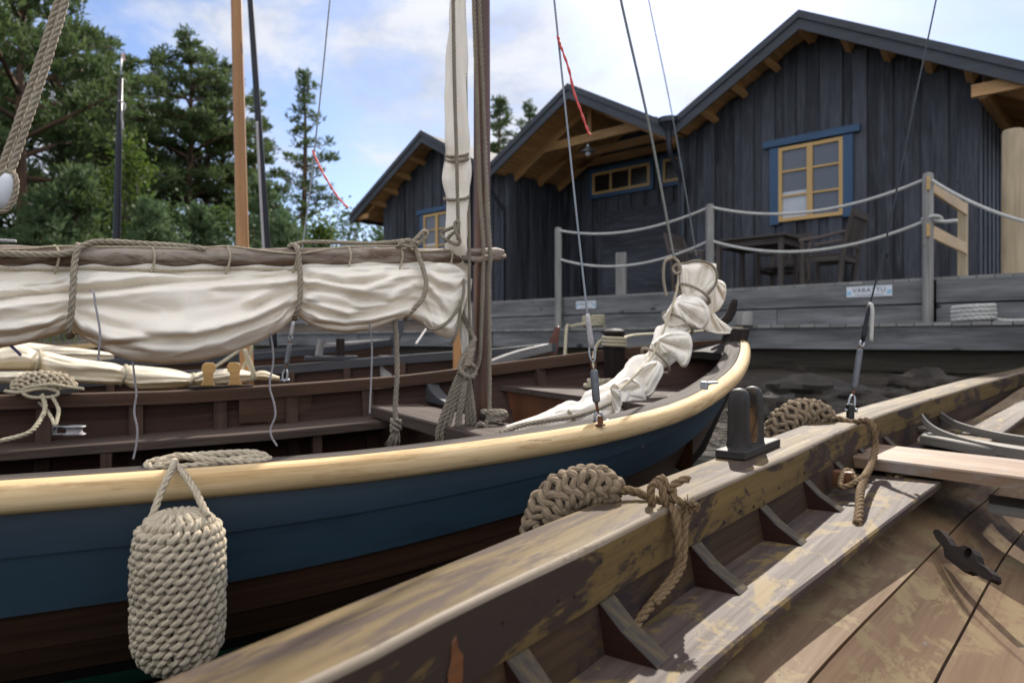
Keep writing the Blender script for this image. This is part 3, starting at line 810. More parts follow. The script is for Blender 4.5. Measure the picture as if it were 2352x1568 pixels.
for (u, y, vtop, c0, sp, sd_, de, fl, lb) in (
    (60, 21, -130, .20, 3.9, 3, 1.15, .42, 'largest tall pine at the left edge, crown cut by the picture top'),
    (-75, 25, -60, .2, 3.6, 77, 1.0, .42, 'pine mostly beyond the left edge of the picture, only its right limbs showing'),
    (150, 27, -20, .22, 3.6, 21, 1.1, .42, 'tall dense pine right of the double rope, behind the largest one'),
    (208, 30, 60, .24, 3.0, 51, 1.0, .42, 'pine just left of the pennant mast, behind the taller ones'),
    (268, 34, 100, .30, 2.9, 8, 1.0, .42, 'dark pine rising behind the black mast with the pale pennant'),
    (312, 33, 150, .24, 2.6, 83, 1.0, .42, 'pine filling the gap right of the pennant mast'),
    (470, 33, 128, .30, 2.6, 87, 1.0, .4, 'pine just right of the broad topped pine'),
    (350, 36, 125, .36, 2.5, 5, .9, .4, 'pine between the pennant mast and the broad topped pine'),
    (428, 31, 88, .40, 2.9, 12, 1.05, .38, 'broad topped pine with visible orange trunk left of the wooden mast'),
    (508, 34, 150, .34, 2.7, 17, 1.0, .4, 'dark pine directly left of the orange wooden mast'),
    (585, 40, 215, .22, 2.3, 29, 1.0, .42, 'pine seen between the wooden mast and the black mast'),
    (692, 33, 175, .16, 2.0, 31, .72, .36, 'slender open pine right of the black mast, sky showing through'),
    (1150, 40, 232, .42, 1.7, 41, 1.0, .45, 'pine top above the roofs directly right of the brown mast'),
    (1207, 44, 245, .45, 1.7, 43, .85, .45, 'second pine top above the middle cabin roof, further right'),
):
    p = G(u, y); pine('pine_tree', p, Ht(vtop, y, p), c0, sp, sd_, lb, dens=de, flat=fl)
for i, (u, y, vtop, sp, lb) in enumerate((
    (95, 19, 455, 1.1, 'bluish young pine low at the left behind the boom'),
    (160, 20, 395, 1.2, 'taller bluish young pine left of the pennant mast'),
    (445, 21, 490, .9, 'small young pine left of the wooden mast foot'),
    (345, 19, 480, .8, 'small young pine right of the light green birch'),
    (620, 24, 430, 1.5, 'young pine directly behind the black mast'),
    (660, 22, 520, 1.0, 'short young pine between black mast and light green shrub'))):
    p = G(u, y); pine('young_pine', p, Ht(vtop, y, p), .06, sp, 60+i, lb, dens=1.1, flat=.8, top_r=.1, grp='young pines in the undergrowth', leafL=.26, clumps=1.5)
def shrub(name, loc, H, W_, seed, lb, mat, n, leaf, grp, lob=9, stem=3):
    st = random.getstate(); random.seed(seed); loc = V(loc); g = thing(name, lb, 'tree' if name == 'birch_tree' else 'shrub', loc, grp)
    sm_ = MB(); fm = MB(); tips = []
    for k in range(stem):
        d = V((rnd(-.25, .25)*W_, rnd(-.25, .25)*W_, H*rnd(.75, .95))); sm_.tube([loc-UP*.1, loc+d*.5+V((rnd(-.1, .1), 0, 0)), loc+d], [.02+H*.008, .015+H*.004, .008], 6); tips.append(d)
    for k in range(lob):
        f = (k+.5)/lob; z = H*lerp(.12, .98, f); r = W_*(math.sin(math.pi*min(1, f*.8+.2))**.8)*.62
        for j in range(3):
            a = rnd(0, 6.28); c = loc+V((math.cos(a)*r*rnd(.1, .9), math.sin(a)*r*rnd(.1, .9), z+rnd(-.2, .2))); cr = W_*rnd(.18, .36)
            sm_.tube([loc+UP*z*.7, c], [.014, .006], 4)
            for _ in range(n):
                p = V((random.gauss(0, .5), random.gauss(0, .5), random.gauss(0, .5)))*cr+c
                nrm = V((rnd(-1, 1), rnd(-1, 1), rnd(-.2, 1))).normalized(); w = nrm.orthogonal().normalized(); w = Matrix.Rotation(rnd(0, 6.28), 3, nrm) @ w; h = nrm.cross(w); s_ = leaf*rnd(.6, 1.3)
                i = [fm.add(p-w*s_), fm.add(p+h*s_*.55), fm.add(p+w*s_), fm.add(p-h*s_*.55)]; fm.face(*i)
    obj('stems', sm_, M_bark2, g, smooth=True); obj('foliage', fm, mat, g); random.setstate(st)
M_leaf_d = leaf_mat('dark_leaves', (.045, .085, .026), (.10, .155, .045), .45, .5)
p = G(298, 20); shrub('birch_tree', p, Ht(320, 20, p), 1.6, 5, 'light yellow green birch right of the pennant mast', M_leaf, 95, .075, None, 12)
for i, (u, y, vt, w, mt, lb) in enumerate((
    (-10, 20, 500, 2.0, M_leaf_d, 'dark shrub at the very left edge above the boom'),
    (215, 22, 470, 1.7, M_leaf_d, 'dark green shrub behind the foot of the pennant mast'),
    (400, 24, 470, 1.8, M_leaf_d, 'dark shrub below the broad topped pine'),
    (520, 24, 490, 1.8, M_leaf_d, 'dark shrub left of the wooden mast above the boom'),
    (735, 24, 500, 1.6, M_leaf, 'light green shrub right of the thin stay wire'),
    (800, 30, 478, 2.4, M_leaf_d, 'dark green hedge shrub below the far cabin eave'),
    (880, 31, 515, 2.2, M_leaf_d, 'low dark shrub against the far cabin wall'),
    (130, 26, 520, 2.4, M_leaf_d, 'dark shrub filling the gap between the young pines'),
    (590, 28, 480, 2.2, M_leaf_d, 'dark shrub showing between the wooden and the black mast'),
    (300, 27, 520, 2.2, M_leaf_d, 'dark low shrub behind the light birch'),
    (690, 28, 520, 2.0, M_leaf_d, 'dark shrub below the slender open pine'))):
    p = G(u, y); shrub('shrub', p, Ht(vt, y, p), w, 90+i, lb, mt, 80, .085, 'shrubs of the undergrowth', 8, 4)
# ---------------------------------------------------------------- the blue sailing boat
M_bluehull = wood('blue_hull_paint', (.030, .064, .092), (.021, .047, .071), rough=.42, g=.5, bstr=.12, board=.18, patch=((.014, .030, .05), 2.2, .60, .10, 4), patch2=((.12, .075, .045), 10, .735, .015, 2.0), spec=.45, k=.57)
M_darkpl = wood('tarred_planking', (.15, .072, .036), (.065, .032, .018), rough=.6, spec=.25, bstr=.25, board=.4, patch=((.10, .05, .018), 2.2, .68, .05, 10), k=.5)
M_greenp = plain('green_bottom_paint', (.03, .26, .17), .6, 0, .2, 5)
M_rub = wood('varnished_rubrail', (.76, .57, .33), (.56, .375, .175), rough=.7, spec=.12, g=.8, bstr=.5, board=.25, patch=((.44, .28, .125), 3, .56, .06, 12), patch2=((.25, .145, .07), 9, .635, .025, 8), knots=((.3, .16, .06), 3.5, .03), k=.88)
M_gungrey = wood('grey_gunwale', (.13, .11, .095), (.05, .041, .034), rough=.8, spec=.1, bstr=.6, board=.4, patch=((.40, .33, .24), 6, .72, .03, 10))
M_gunbr = wood('brown_gunwale', (.145, .074, .042), (.07, .034, .02), rough=.6, spec=.25, bstr=.3, board=.35, patch=((.20, .13, .085), 5, .7, .06, 6), k=0.55)
M_inner = wood('red_brown_planking', (.085, .034, .017), (.036, .015, .009), rough=.6, spec=.22, bstr=.25, board=.4, k=0.55)
M_rib = wood('brown_frame', (.135, .072, .046), (.062, .034, .022), rough=.65, spec=.25, bstr=.3, board=.3, k=0.55)
M_seat = wood('worn_grey_seat', (.155, .118, .098), (.08, .058, .047), rough=.75, spec=.08, bstr=.35, board=.25, patch=((.30, .26, .22), 5, .72, .05, 5), k=0.62)
M_orange = wood('orange_varnish', (.26, .10, .035), (.12, .045, .018), rough=.45, bstr=.2, board=.4, k=0.70)
M_darkw = wood('black_brown_wood', (.040, .030, .025), (.016, .012, .011), rough=.65, bstr=.3, spec=.1)
M_greyd = wood('dark_grey_wood', (.085, .085, .088), (.04, .04, .043), rough=.6, bstr=.3)
M_mast = wood('red_brown_mast', (.17, .075, .045), (.075, .032, .022), rough=.38, g=.5, bstr=.12, board=.3, patch=((.34, .21, .10), 3.5, .76, .02, 3), spec=.5, k=0.80)
M_iron = plain('dark_iron', (.045, .045, .048), .45, .7, .3, 20, .2)
M_rust = plain('rusty_iron', (.15, .06, .025), .8, .3, .5, 30, .4)
C0 = V((-1.005, 2.02, 0)); TA = V((.9, .436, 0)).normalized(); TN = V((-.436, .9, 0)).normalized()
TB, TS = 2.2, 3.3
SHN = [(-3.3, .06), (-2.6, .14), (-1.6, .19), (-.8, .21), (.3, .2145), (.55, .207), (.916, .193), (1.267, .169), (1.5, .132), (1.66, .104), (1.836, .075), (2.2, -.015)]
SHF = [(-3.3, .06), (-2.6, .14), (-1.6, .185), (-.8, .20), (0, .206), (.5, .187), (1.0, .155), (1.5, .083), (1.836, .03), (2.2, -.015)]
def smt(tab, x): return (itab(tab, x-.12)+itab(tab, x-.04)+itab(tab, x+.04)+itab(tab, x+.12))/4
def dsh(t, side): return smt(SHN if side < 0 else SHF, t)
QB = [(-3.3, .15), (-1, .215), (0, .208), (.64, .176), (1.27, .152), (1.66, .145), (2.2, .125)]
def sec(q, t):     # half-width factor at depth q below the gunwale
    qb = itab(QB, t)
    return itab([(0, 1), (qb*.5, 1.002), (qb, .985), (qb+.08, .94), (qb+.17, .86), (qb+.27, .68), (qb+.35, .42), (qb+.40, .12), (qb+.42, 0)], q)
def tb(q): return TB-.55*q
def hw(t, q):
    if t >= 0: k = min(1, t/tb(q)); w = .965*(1-k**2.6)
    else: k = min(1, -t/(TS-.5*q)); w = .965*(1-k**2.6)
    return w*sec(q, t)
def BP(t, off, h): return C0+TA*t+TN*off+UP*h
def hp(k, side, q, inset=0.0):   # hull point at run k (-1 stern .. 1 bow), side, depth q
    t = k*tb(q) if k >= 0 else k*(TS-.5*q)
    w = max(0, hw(t, q)-inset)
    return BP(t, side*w, -dsh(k*TB if k >= 0 else k*TS, side)-q)
KS = [-1, -.985, -.96, -.92, -.86]+[-.8+.1*i for i in range(8)]+[.05*i for i in range(0, 16)]+[.78, .81, .84, .87, .9, .92, .94, .955, .97, .98, .99, .996, 1.0]
BOAT = thing('blue_sailboat', 'blue open wooden sailing boat with a pale varnished rub rail and brown interior', 'boat', BP(-.5, 0, -.72))
def strip(mb, side, qa, qb_, flare=0.0, inset=0.0, n=4):
    for ks in (KS,):
        rows = []
        for k in ks:
            t = k*TB if k >= 0 else k*TS
            a, b = qa(t), qb_(t); ring = []
            for i in range(n+1):
                f = i/n; p = hp(k, side, lerp(a, b, f), inset); ring.append(p+TN*side*flare*f)
            if flare: ring.append(ring[-1]-TN*side*(flare+.004))
            rows.append(ring)
        mb.grid(rows, flip=side > 0)
qbf = lambda t: itab(QB, t)
m = MB()
for sd_ in (-1, 1):
    strip(m, sd_, lambda t: .0, lambda t: qbf(t)*.56, .004)
    strip(m, sd_, lambda t: qbf(t)*.56, qbf, .010)
obj('sheer_strake', m, M_bluehull, BOAT, smooth=40)
m = MB()
for sd_ in (-1, 1):
    strip(m, sd_, qbf, lambda t: qbf(t)+.07, .006); strip(m, sd_, lambda t: qbf(t)+.07, lambda t: qbf(t)+.135, .007)
obj('lower_planking', m, M_darkpl, BOAT, smooth=40)
m = MB()
for sd_ in (-1, 1): strip(m, sd_, lambda t: qbf(t)+.165, lambda t: qbf(t)+.42, 0, 0, 8)
obj('bottom', m, M_greenp, BOAT, smooth=True)
m = MB()
for sd_ in (-1, 1): strip(m, sd_, lambda t: qbf(t)+.135, lambda t: qbf(t)+.167, 0)
obj('boot_stripe', m, M_darkw, BOAT, smooth=True)
m = MB()
for sd_ in (-1, 1):
    strip(m, -sd_*-1, lambda t: .02, lambda t: qbf(t)*.5, 0, .024); strip(m, sd_, lambda t: qbf(t)*.5, lambda t: qbf(t)+.07, 0, .030); strip(m, sd_, lambda t: qbf(t)+.07, lambda t: qbf(t)+.36, 0, .034, 8)
obj('inner_planking', m, M_inner, BOAT, smooth=40)
# gunwale caps, rub rails
def edge_sweep(side, prof, ks=KS):
    # prof: (outboard, up) points about the sheer edge
    rows = []
    for k in ks:
        p = hp(k, side, 0)
        e = .004
        a, b = hp(max(-1, k-e), side, 0), hp(min(1, k+e), side, 0)
        T = (b-a); T.z = 0
        T = T.normalized() if T.length > 1e-7 else TA
        O = V((T.y, -T.x, 0))*(-side)
        if k >= .9995: O = (TA*.75+TN*side*.66).normalized()
        rows.append([p+O*x+UP*z for x, z in prof])
    return rows
for sd_, mt in ((-1, M_gungrey), (1, M_gunbr)):
    m = MB(); pr = [(-.002, -.05), (-.002, -.004), (-.006, .0), (-.060, .0), (-.064, -.004), (-.064, -.05)]
    m.grid(edge_sweep(sd_, pr, [k for k in KS if k < .985]), closed=True, flip=sd_ < 0, caps=True)
    obj('gunwale', m, mt, BOAT, smooth=30)
    m = MB(); pr = [(0, -.050), (.012, -.050), (.023, -.046), (.031, -.038), (.035, -.028), (.0355, -.019), (.034, -.012), (.030, -.006), (.023, -.002), (.014, 0), (-.001, .001)]
    m.grid(edge_sweep(sd_, pr), closed=True, flip=sd_ < 0, caps=True)
    obj('rub_rail', m, M_rub, BOAT, smooth=60)
# stem with head, breasthook
m = MB(); prof = []
for (t, h, w, d) in ((1.75, -.62, .04, .10), (1.95, -.45, .05, .10), (2.09, -.2, .055, .11), (2.175, .0, .055, .11), (2.20, .055, .05, .09)):
    prof.append([BP(t+d*.4, w/2, h), BP(t+d*.4, -w/2, h), BP(t-d*.6, -w/2, h), BP(t-d*.6, w/2, h)])
m.grid(prof, closed=True, caps=True); obj('stem', m, M_darkw, BOAT, smooth=30, bev=.006)
m = MB(); mm = [P(1640, 752, 3.0), P(1656, 742, 3.02), P(1670, 732, 3.03), P(1680, 716, 3.04), P(1685, 700, 3.04), P(1687, 688, 3.04)]
m.tube(mm, [.02, .022, .022, .02, .017, .014], 8, squash=.7); obj('stem_horn', m, M_darkw, BOAT, smooth=True)
m = MB(); poly = [BP(2.12, 0, .012), BP(1.9, -.26, -.055), BP(1.98, -.12, -.035), BP(2.0, 0, -.03), BP(1.98, .12, -.03), BP(1.9, .26, -.02)]
m.prism([q-UP*.012 for q in poly], UP*-.03); obj('breasthook', m, M_darkw, BOAT)
# ribs
def t_of_u(u, off_f, h_f):   # station whose far side falls at image column u
    lo, hi = -3.0, 2.1
    for _ in range(40):
        t = (lo+hi)/2; p = BP(t, off_f(t), h_f(t)); c = 1176+F*p.x/p.y if p.y > .05 else -1e6
        if c < u: lo = t
        else: hi = t
    return lo
farw = lambda t: hw(t, .1)-.03
farh = lambda t: -dsh(t, 1)-.1
def rib(t, w=.05, d=.03):
    m = MB(); rows = []
    for side in (1, -1):
        qs = [.045, .1, .15, .2, .26, .33, .40, .46, .52]
        for q in (qs if side > 0 else qs[::-1]):
            x = max(.0, hw(t, q)-.026) if q < itab(QB, t)+.36 else .12
            h = -dsh(t, side)-q
            a = BP(t-w/2, side*x, h); b = BP(t+w/2, side*x, h); I = -TN*side*d+UP*(d*.6 if q > .35 else .0)
            rows.append([a, b, b+I, a+I])
    m.grid(rows, closed=True, caps=True); return obj('frame', m, M_rib, BOAT, bev=0)
for u in (-260, -80, 103, 313, 505, 668, 842): rib(t_of_u(u, farw, farh))
for t in (1.22, 1.52): rib(t, .045)
# floor
m = MB()
for k in range(9):
    o_ = -.36+k*.09; m.box(BP(-.55, o_+.0, -.575+abs(o_)*.12), (3.9, .084, .018), (TA, TN, UP))
obj('floorboard', m, M_inner, BOAT)
# side benches
SB = [(-2.4, -.37), (-.53, -.385), (.33, -.362), (.86, -.33)]
for sd_ in (1, -1):
    m = MB(); rows = []
    for i in range(15):
        t = lerp(-2.3, .86, i/14); h = itab(SB, t); q = -h-dsh(t, sd_); xo = hw(t, q)-.03; xi = lerp(.71, .62, sm(-.5, .9, t)) if sd_ > 0 else xo-.26
        rows.append([BP(t, sd_*xo, h), BP(t, sd_*xi, h), BP(t, sd_*(xi-.003), h-.005), BP(t, sd_*(xi-.003), h-.032), BP(t, sd_*xo, h-.032)])
    m.grid(rows, closed=True, caps=True, flip=sd_ > 0); obj('side_bench', m, M_seat, BOAT, smooth=30)
    for t in (-1.0, -.2, .55):
        m = MB(); x = .66*sd_; m.bar(BP(t, x, -.56), BP(t, x*1.03, itab(SB, t)-.034), .05, .035, up=tuple(TA))
        obj('bench_leg', m, M_rib, BOAT)
m = MB(); t_ = .42
m.box(BP(t_, hw(t_, .08)-.043, -.283), (.30, .012, .13), (TA, TN, UP)); obj('patch_board', m, M_gunbr, BOAT, bev=.002)
pb = BOAT.children[-1]
for k in range(7):
    m = MB(); m.lathe(BP(t_-.12+.045*k, hw(t_, .08)-.050, -.25-.05*(k % 3)), [(.0001, 0), (.004, .001), (.0035, .003), (0, .004)], 8, -TN); obj('rivet', m, M_rust, pb, smooth=True)
# mast thwart, fore seat with panel
def cross(t0, t1, h, thick, name, mt, skew=0.0, mb=None):
    m = MB(); qn = -h-dsh((t0+t1)/2, -1); qf = -h-dsh((t0+t1)/2, 1)
    rows = []
    for f in [i/8 for i in range(9)]:
        wn_ = min(hw(t0-skew, qn+thick), hw(t1-skew*-1*0+.06, qn+thick))-.034; wf_ = min(hw(t0, qf+thick), hw(t1, qf+thick))-.034
        off = lerp(-wn_, wf_, f); sk = skew*off
        a, b = BP(t0+sk, off, h), BP(t1+sk, off, h); e = .006
        rows.append([b-UP*thick, b-UP*e, b-TA*e, a+TA*e, a-UP*e, a-UP*thick])
    m.grid(rows, closed=True, caps=True); return obj(name, m, mt, BOAT, smooth=30)
cross(.83, 1.05, -.28, .045, 'thwart', M_seat, -.05)
cross(-1.45, -1.2, -.29, .04, 'thwart', M_seat)
m = MB(); top = []; ts = [1.36+i*.09 for i in range(9)]
rows = []
for t in ts:
    h = -.2; wn = max(.01, hw(t, -h-dsh(t, -1))-.028); wf = max(.01, hw(t, -h-dsh(t, 1))-.028)
    rows.append([BP(t, -wn, h), BP(t, wf, h), BP(t, wf, h-.022), BP(t, -wn, h-.022)])
m.grid(rows, closed=True, caps=True); obj('fore_seat', m, M_seat, BOAT, smooth=30)
m = MB(); t = 1.385; wn, wf = hw(t, .06)-.03, hw(t, .09)-.03; N = 16
up_, lo_ = [], []
for i in range(N+1):
    f = i/N; off = lerp(-wn, wf, f); up_.append(BP(t, off, -.2225)); lo_.append(BP(t, off, -.30-.10*abs(2*f-1)**2.5))
m.grid([up_, lo_], flip=True); m.grid([[p+TA*.018 for p in up_], [p+TA*.018 for p in lo_]]); m.grid([lo_, [p+TA*.018 for p in lo_]], flip=True)
obj('seat_panel', m, M_orange, BOAT)
# hanging knee between far gunwale and mast thwart
for sd_ in (1, -1):
    m = MB(); t = 1.055; wq = hw(t, .06)-.03; q0 = -dsh(t, sd_)-.005; pts = []
    for i in range(13):
        f = i/12; a = f*math.pi/2
        pts.append(BP(t, sd_*(wq-.015-.36*(1-math.cos(a))), lerp(q0, -.262, math.sin(a)**.9)))
    outer = [BP(t, sd_*(wq+.01), q0), BP(t, sd_*(wq+.01), -.275), BP(t, sd_*(wq-.38), -.275)]
    poly = pts+outer[::-1][:2][::1]+[outer[0]] if False else pts+[outer[2]+UP*.0, outer[1], outer[0]]
    m.prism(poly if sd_ > 0 else poly[::-1], TA*.055); obj('knee', m, M_greyd, BOAT, bev=.004)
for t in (.98,):
    for sd_ in (1,):
        m = MB(); mm = [BP(t+.36, sd_*(hw(t+.36, .1)-.05), -.12), BP(t+.32, .5, -.2), BP(t+.22, .36, -.27)]
# samson post on the fore seat
m = MB(); c = BP(1.78, .33, 0); h0, h1 = -.2, .055
for (w_, z) in (): pass
rows = [[c+TA*a*w_+TN*b*w_+UP*z for a, b in ((-1, -1), (1, -1), (1, 1), (-1, 1))] for w_, z in ((.036, h0), (.035, .0), (.033, .028))]
m.grid(rows, closed=True, caps=True); sp = obj('samson_post', m, M_darkw, BOAT, bev=.006)
m = MB(); m.lathe(c+UP*.026, [(.042, 0), (.05, .006), (.048, .02), (.03, .03), (0, .032)], 14); obj('post_cap', m, M_darkw, sp, smooth=40)
# cleats: near gunwale and far gunwale
def cleat(name, c, X, L, mt, parent, H=.028):
    X = X.normalized(); Y = UP.cross(X); m = MB()
    rows = []
    for f in (-1, -.92, -.7, -.3, 0, .3, .7, .92, 1):
        w_ = .016*(1-.55*abs(f)**2); z1 = H+.008*abs(f); z0 = H-.014+.006*abs(f); e = .2 if abs(f) == 1 else 1
        cc = c+X*L*f
        rows.append([cc+Y*w_*e+UP*z0, cc+Y*w_*e+UP*z1, cc-Y*w_*e+UP*z1, cc-Y*w_*e+UP*z0])
    m.grid(rows, closed=True, caps=True); m.box(c+UP*(H-.014)/2, (L*.5, .024, H-.012), (X, Y, UP))
    return obj(name, m, mt, parent, bev=.004)
cn = V(PH(452, 1066, -.2145)); cleat('cleat', BP((cn-C0).dot(TA)+.02, -hw(.1, 0)+.050, -.246), TA, .105, M_greyd, BOAT)
cf = t_of_u(108, lambda t: hw(t, 0), lambda t: -dsh(t, 1))
cleat('cleat', BP(cf, hw(cf, 0)-.075, -dsh(cf, 1)-.012), TA, .115, M_greyd, BOAT)
# chainplate tang on the near gunwale, sheet lead further forward
cp = PH(1379, 971, -.188)
m = MB(); m.box(cp+UP*.004, (.014, .004, .024), (TA, TN, UP)); m.lathe(cp-UP*.006, [(.012, .0), (.012, .004), (0, .004)], 10); obj('chainplate', m, M_rust, BOAT, bev=.001)
m = MB(); c = PH(1631, 884, -.118); d_ = V((.72, .7, 0)); m.box(c+UP*.006, (.055, .022, .006), (d_, V((-.7, .72, 0)), UP)); m.box(c-d_*.030+UP*.0, (.012, .02, .022), (d_, V((-.7, .72, 0)), UP)); obj('fairlead', m, M_steel, BOAT, bev=.003)
# pale thole pins on a dark plate on the far gunwale
tt_ = t_of_u(508, lambda t: hw(t, 0), lambda t: -dsh(t, 1)); cc = BP(tt_, hw(tt_, 0)-.025, -dsh(tt_, 1))
m = MB(); rows = []
for f in (-1, -.9, .9, 1): rows.append([cc+TA*.125*f+TN*w_*(.4 if abs(f) == 1 else 1)+UP*z for w_, z in ((-.025, 0), (.025, 0), (.025, .012), (-.025, .012))])
m.grid(rows, closed=True, caps=True); tp = obj('thole_plate', m, M_darkw, BOAT, bev=.002)
M_thole = wood('pale_thole', (.62, .38, .14), (.50, .28, .09), rough=.5, bstr=.1)
for sg in (-1, 1):
    o_ = cc+TA*sg*.052+UP*.012; sh = []
    for x, z in ((-.028, 0), (-.02, .012), (-.018, .05), (-.028, .062), (-.03, .08), (-.022, .096), (.010, .098), (.022, .088), (.026, .07), (.02, .055), (.018, .03), (.024, .012), (.03, 0)): sh.append(o_+TA*x*-sg*-1+UP*z*1.0-TN*.011)
    m = MB(); m.prism(sh, TN*.022); obj('thole_pin', m, M_thole, tp, bev=.003)
# ---- the mast (fixed in the thwart)
m = MB(); mc = BP(.999, 0, 0)
m.tube([mc+UP*-.56, mc+UP*-.2, mc+UP*.6, mc+UP*1.3, mc+UP*2.6+V((-.01, 0, 0)), mc+UP*4.4+V((-.03, 0, 0))], [.031, .031, .0295, .0285, .026, .02], 20)
obj('mast', m, M_mast, BOAT, smooth=True)
# ---------------------------------------------------------------- the worn brown boat in front
M_nrail = wood('worn_gunwale', (.32, .23, .115), (.20, .138, .062), rough=.65, g=.8, bstr=.25, board=.3, patch=((.125, .088, .066), 3.2, .52, .035, 6.0), patch2=((.42, .36, .30), 5, .70, .05, 4), spec=.12, knots=((.05, .035, .03), 5, .03), k=0.54)
M_nface = wood('worn_gunwale_side', (.235, .16, .062), (.145, .095, .038), rough=.62, g=.7, bstr=.2, board=.25, patch=((.06, .042, .034), 3.2, .515, .022, 3.0), patch2=((.03, .018, .016), 14, .68, .03, 1.2), spec=.14, k=0.66)
M_nplank = wood('worn_bottom_plank', (.285, .185, .11), (.20, .125, .07), rough=.65, g=.8, bstr=.22, board=.3, patch=((.29, .215, .115), 7, .53, .03, 1.6), patch2=((.25, .21, .185), 4.2, .63, .025, 2.4), spec=.12, knots=((.03, .02, .014), 9, .035), k=0.60)
M_nshelf = wood('worn_shelf', (.18, .135, .115), (.105, .075, .062), rough=.62, g=.8, bstr=.25, board=.25, patch=((.31, .215, .085), 6, .55, .03, 2.2), patch2=((.04, .026, .025), 11, .71, .03, 2), spec=.14, k=0.52)
M_nwall = wood('dark_brown_planking', (.11, .068, .036), (.062, .038, .024), rough=.6, bstr=.25, board=.35, patch=((.042, .028, .031), 4, .56, .04, 2), spec=.12, k=0.60)  # dark brown planking of the inner hull side
M_nframe = wood('dark_red_frame', (.06, .021, .010), (.026, .010, .007), rough=.6, bstr=.25, board=.4, spec=.2, k=0.60)
M_nframe_t = wood('worn_frame_edge', (.15, .125, .105), (.085, .068, .056), rough=.65, bstr=.3, board=.35, patch=((.22, .165, .085), 6, .6, .06, 2), spec=.12, k=0.50)
M_nedge = wood('rubbed_edge', (.46, .38, .29), (.30, .23, .15), rough=.6, bstr=.2, board=.4, patch=((.2, .14, .09), 6, .58, .04, 5), spec=.14, k=.5)
M_ngap = plain('seam_pitch', (.012, .010, .016), .6)
M_nthw = wood('worn_thwart', (.36, .245, .155), (.25, .16, .095), rough=.55, bstr=.25, board=.3, patch=((.34, .30, .27), 4, .58, .08, 3), patch2=((.13, .08, .05), 7, .72, .03, 4), spec=.25)
M_nknee = wood('pale_knee', (.33, .31, .27), (.22, .20, .17), rough=.6, bstr=.3, patch=((.36, .28, .16), 5, .62, .05, 2), spec=.25)
M_thole_d = wood('black_thole', (.046, .039, .032), (.019, .016, .013), rough=.6, bstr=.4, board=.3, patch=((.14, .135, .125), 7, .70, .08, .9), patch2=((.20, .10, .04), 8, .74, .03, .7), spec=.3)
M_nail = plain('rusty_nail', (.035, .016, .012), .7, .2, .3, 60)
M_nworn = wood('worn_thole_face', (.24, .12, .045), (.05, .03, .02), rough=.6, bstr=.3, board=.4, patch=((.03, .026, .022), 9, .55, .05, .8), spec=.15)
S_ = .75
def U3(lst): return [PH(u, v, -d*S_) for u, v, d in lst]
OUT = [(367, 1568, .35), (500, 1505, .35), (827, 1372, .35), (1102, 1262, .35), (1262, 1196, .35), (1467, 1115, .35), (1635, 1054, .348), (1822, 984, .344), (1941, 944, .336), (2088, 905, .310), (2225, 869, .265), (2352, 843, .220)]
outp = U3(OUT)
d0 = (outp[4]-outp[1]); d0.z = 0; d0.normalize()
outp = [outp[1]-d0*2.4+UP*.06, outp[1]-d0*1.3+UP*.02, outp[1]-d0*.6]+outp[1:]
NB_D = d0.copy(); NB_N = V((d0.y, -d0.x, 0))          # along the boat; inboard (to the right)
HB = .80
e = outp[-1]; o0 = outp[3]
al = (e-o0).dot(NB_D); of = (e-o0).dot(NB_N)
def NBp(a, o, z): return V((o0.x, o0.y, 0))+NB_D*a+NB_N*o+UP*z
outp += [NBp(al+.22, of+.10, e.z+.05), NBp(al+.38, HB-.05, e.z+.10)]
cur = resample(spline(outp, 12), .05)
SA = [((p-o0).dot(NB_D)) for p in cur]
# smooth curve as functions of the station a
def oa(a): return itab(OT, a)
OT = [(s, (p-o0).dot(NB_N)) for s, p in zip(SA, cur)]; ZT = [(s, p.z) for s, p in zip(SA, cur)]
def smooth(tab, r=4): return [(x, sum(tab[min(len(tab)-1, max(0, i+k))][1] for k in range(-r, r+1))/(2*r+1)) for i, (x, _) in enumerate(tab)]
OT = smooth(smooth(OT)); ZT = smooth(smooth(ZT))
def tabof(lst, rel=True):   # measured curve -> (station, offset from the outer rail edge, height below it)
    r = []
    for p in U3(lst):
        a = (p-o0).dot(NB_D); r.append((a, (p-o0).dot(NB_N)-itab(OT, a), p.z-itab(ZT, a)))
    return r
RIN = tabof([(705, 1568, .35), (919, 1469, .35), (1046, 1397, .35), (1339, 1262, .35), (1537, 1165, .35), (1704, 1089, .345), (1929, 992, .338), (1998, 969, .33), (2146, 916, .30), (2352, 849, .225)])
SHI = tabof([(1578, 1568, .55), (1837, 1352, .55), (1908, 1298, .55), (2010, 1219, .545), (2072, 1172, .54), (2127, 1130, .53), (2166, 1103, .525)])
SE1 = tabof([(1856, 1568, .63), (2059, 1354, .66), (2154, 1257, .68), (2266, 1149, .69)])
SE2 = tabof([(2146, 1568, .74), (2225, 1424, .76), (2352, 1221, .79)])
def avg(t, k): return sum(x[k] for x in t)/len(t)
print('NB rail width', [(round(a, 2), round(b, 3)) for a, b, c in RIN]); print('shelf', [(round(a, 2), round(b, 3), round(c, 3)) for a, b, c in SHI]); print('s1', [(round(a, 2), round(b, 3), round(c, 3)) for a, b, c in SE1]); print('s2', [(round(a, 2), round(b, 3), round(c, 3)) for a, b, c in SE2])
def cl(tab, k):
    return [(x[0], x[k]) for x in tab]
WR = lambda a: max(.07, min(.125, itab(cl(RIN, 1), a)))
FH = lambda a: .082
def taper(a, o): # keep everything inside the narrowing bow
    return min(o, max(.0, HB-itab(OT, a)-.03))
def NP(a, o, dz, side=1):   # o from outer rail edge inboard, dz from rail height; side -1 = other half
    q = itab(OT, a)+taper(a, o); q = q if side > 0 else 2*HB-q
    return NBp(a, q, itab(ZT, a)+dz)
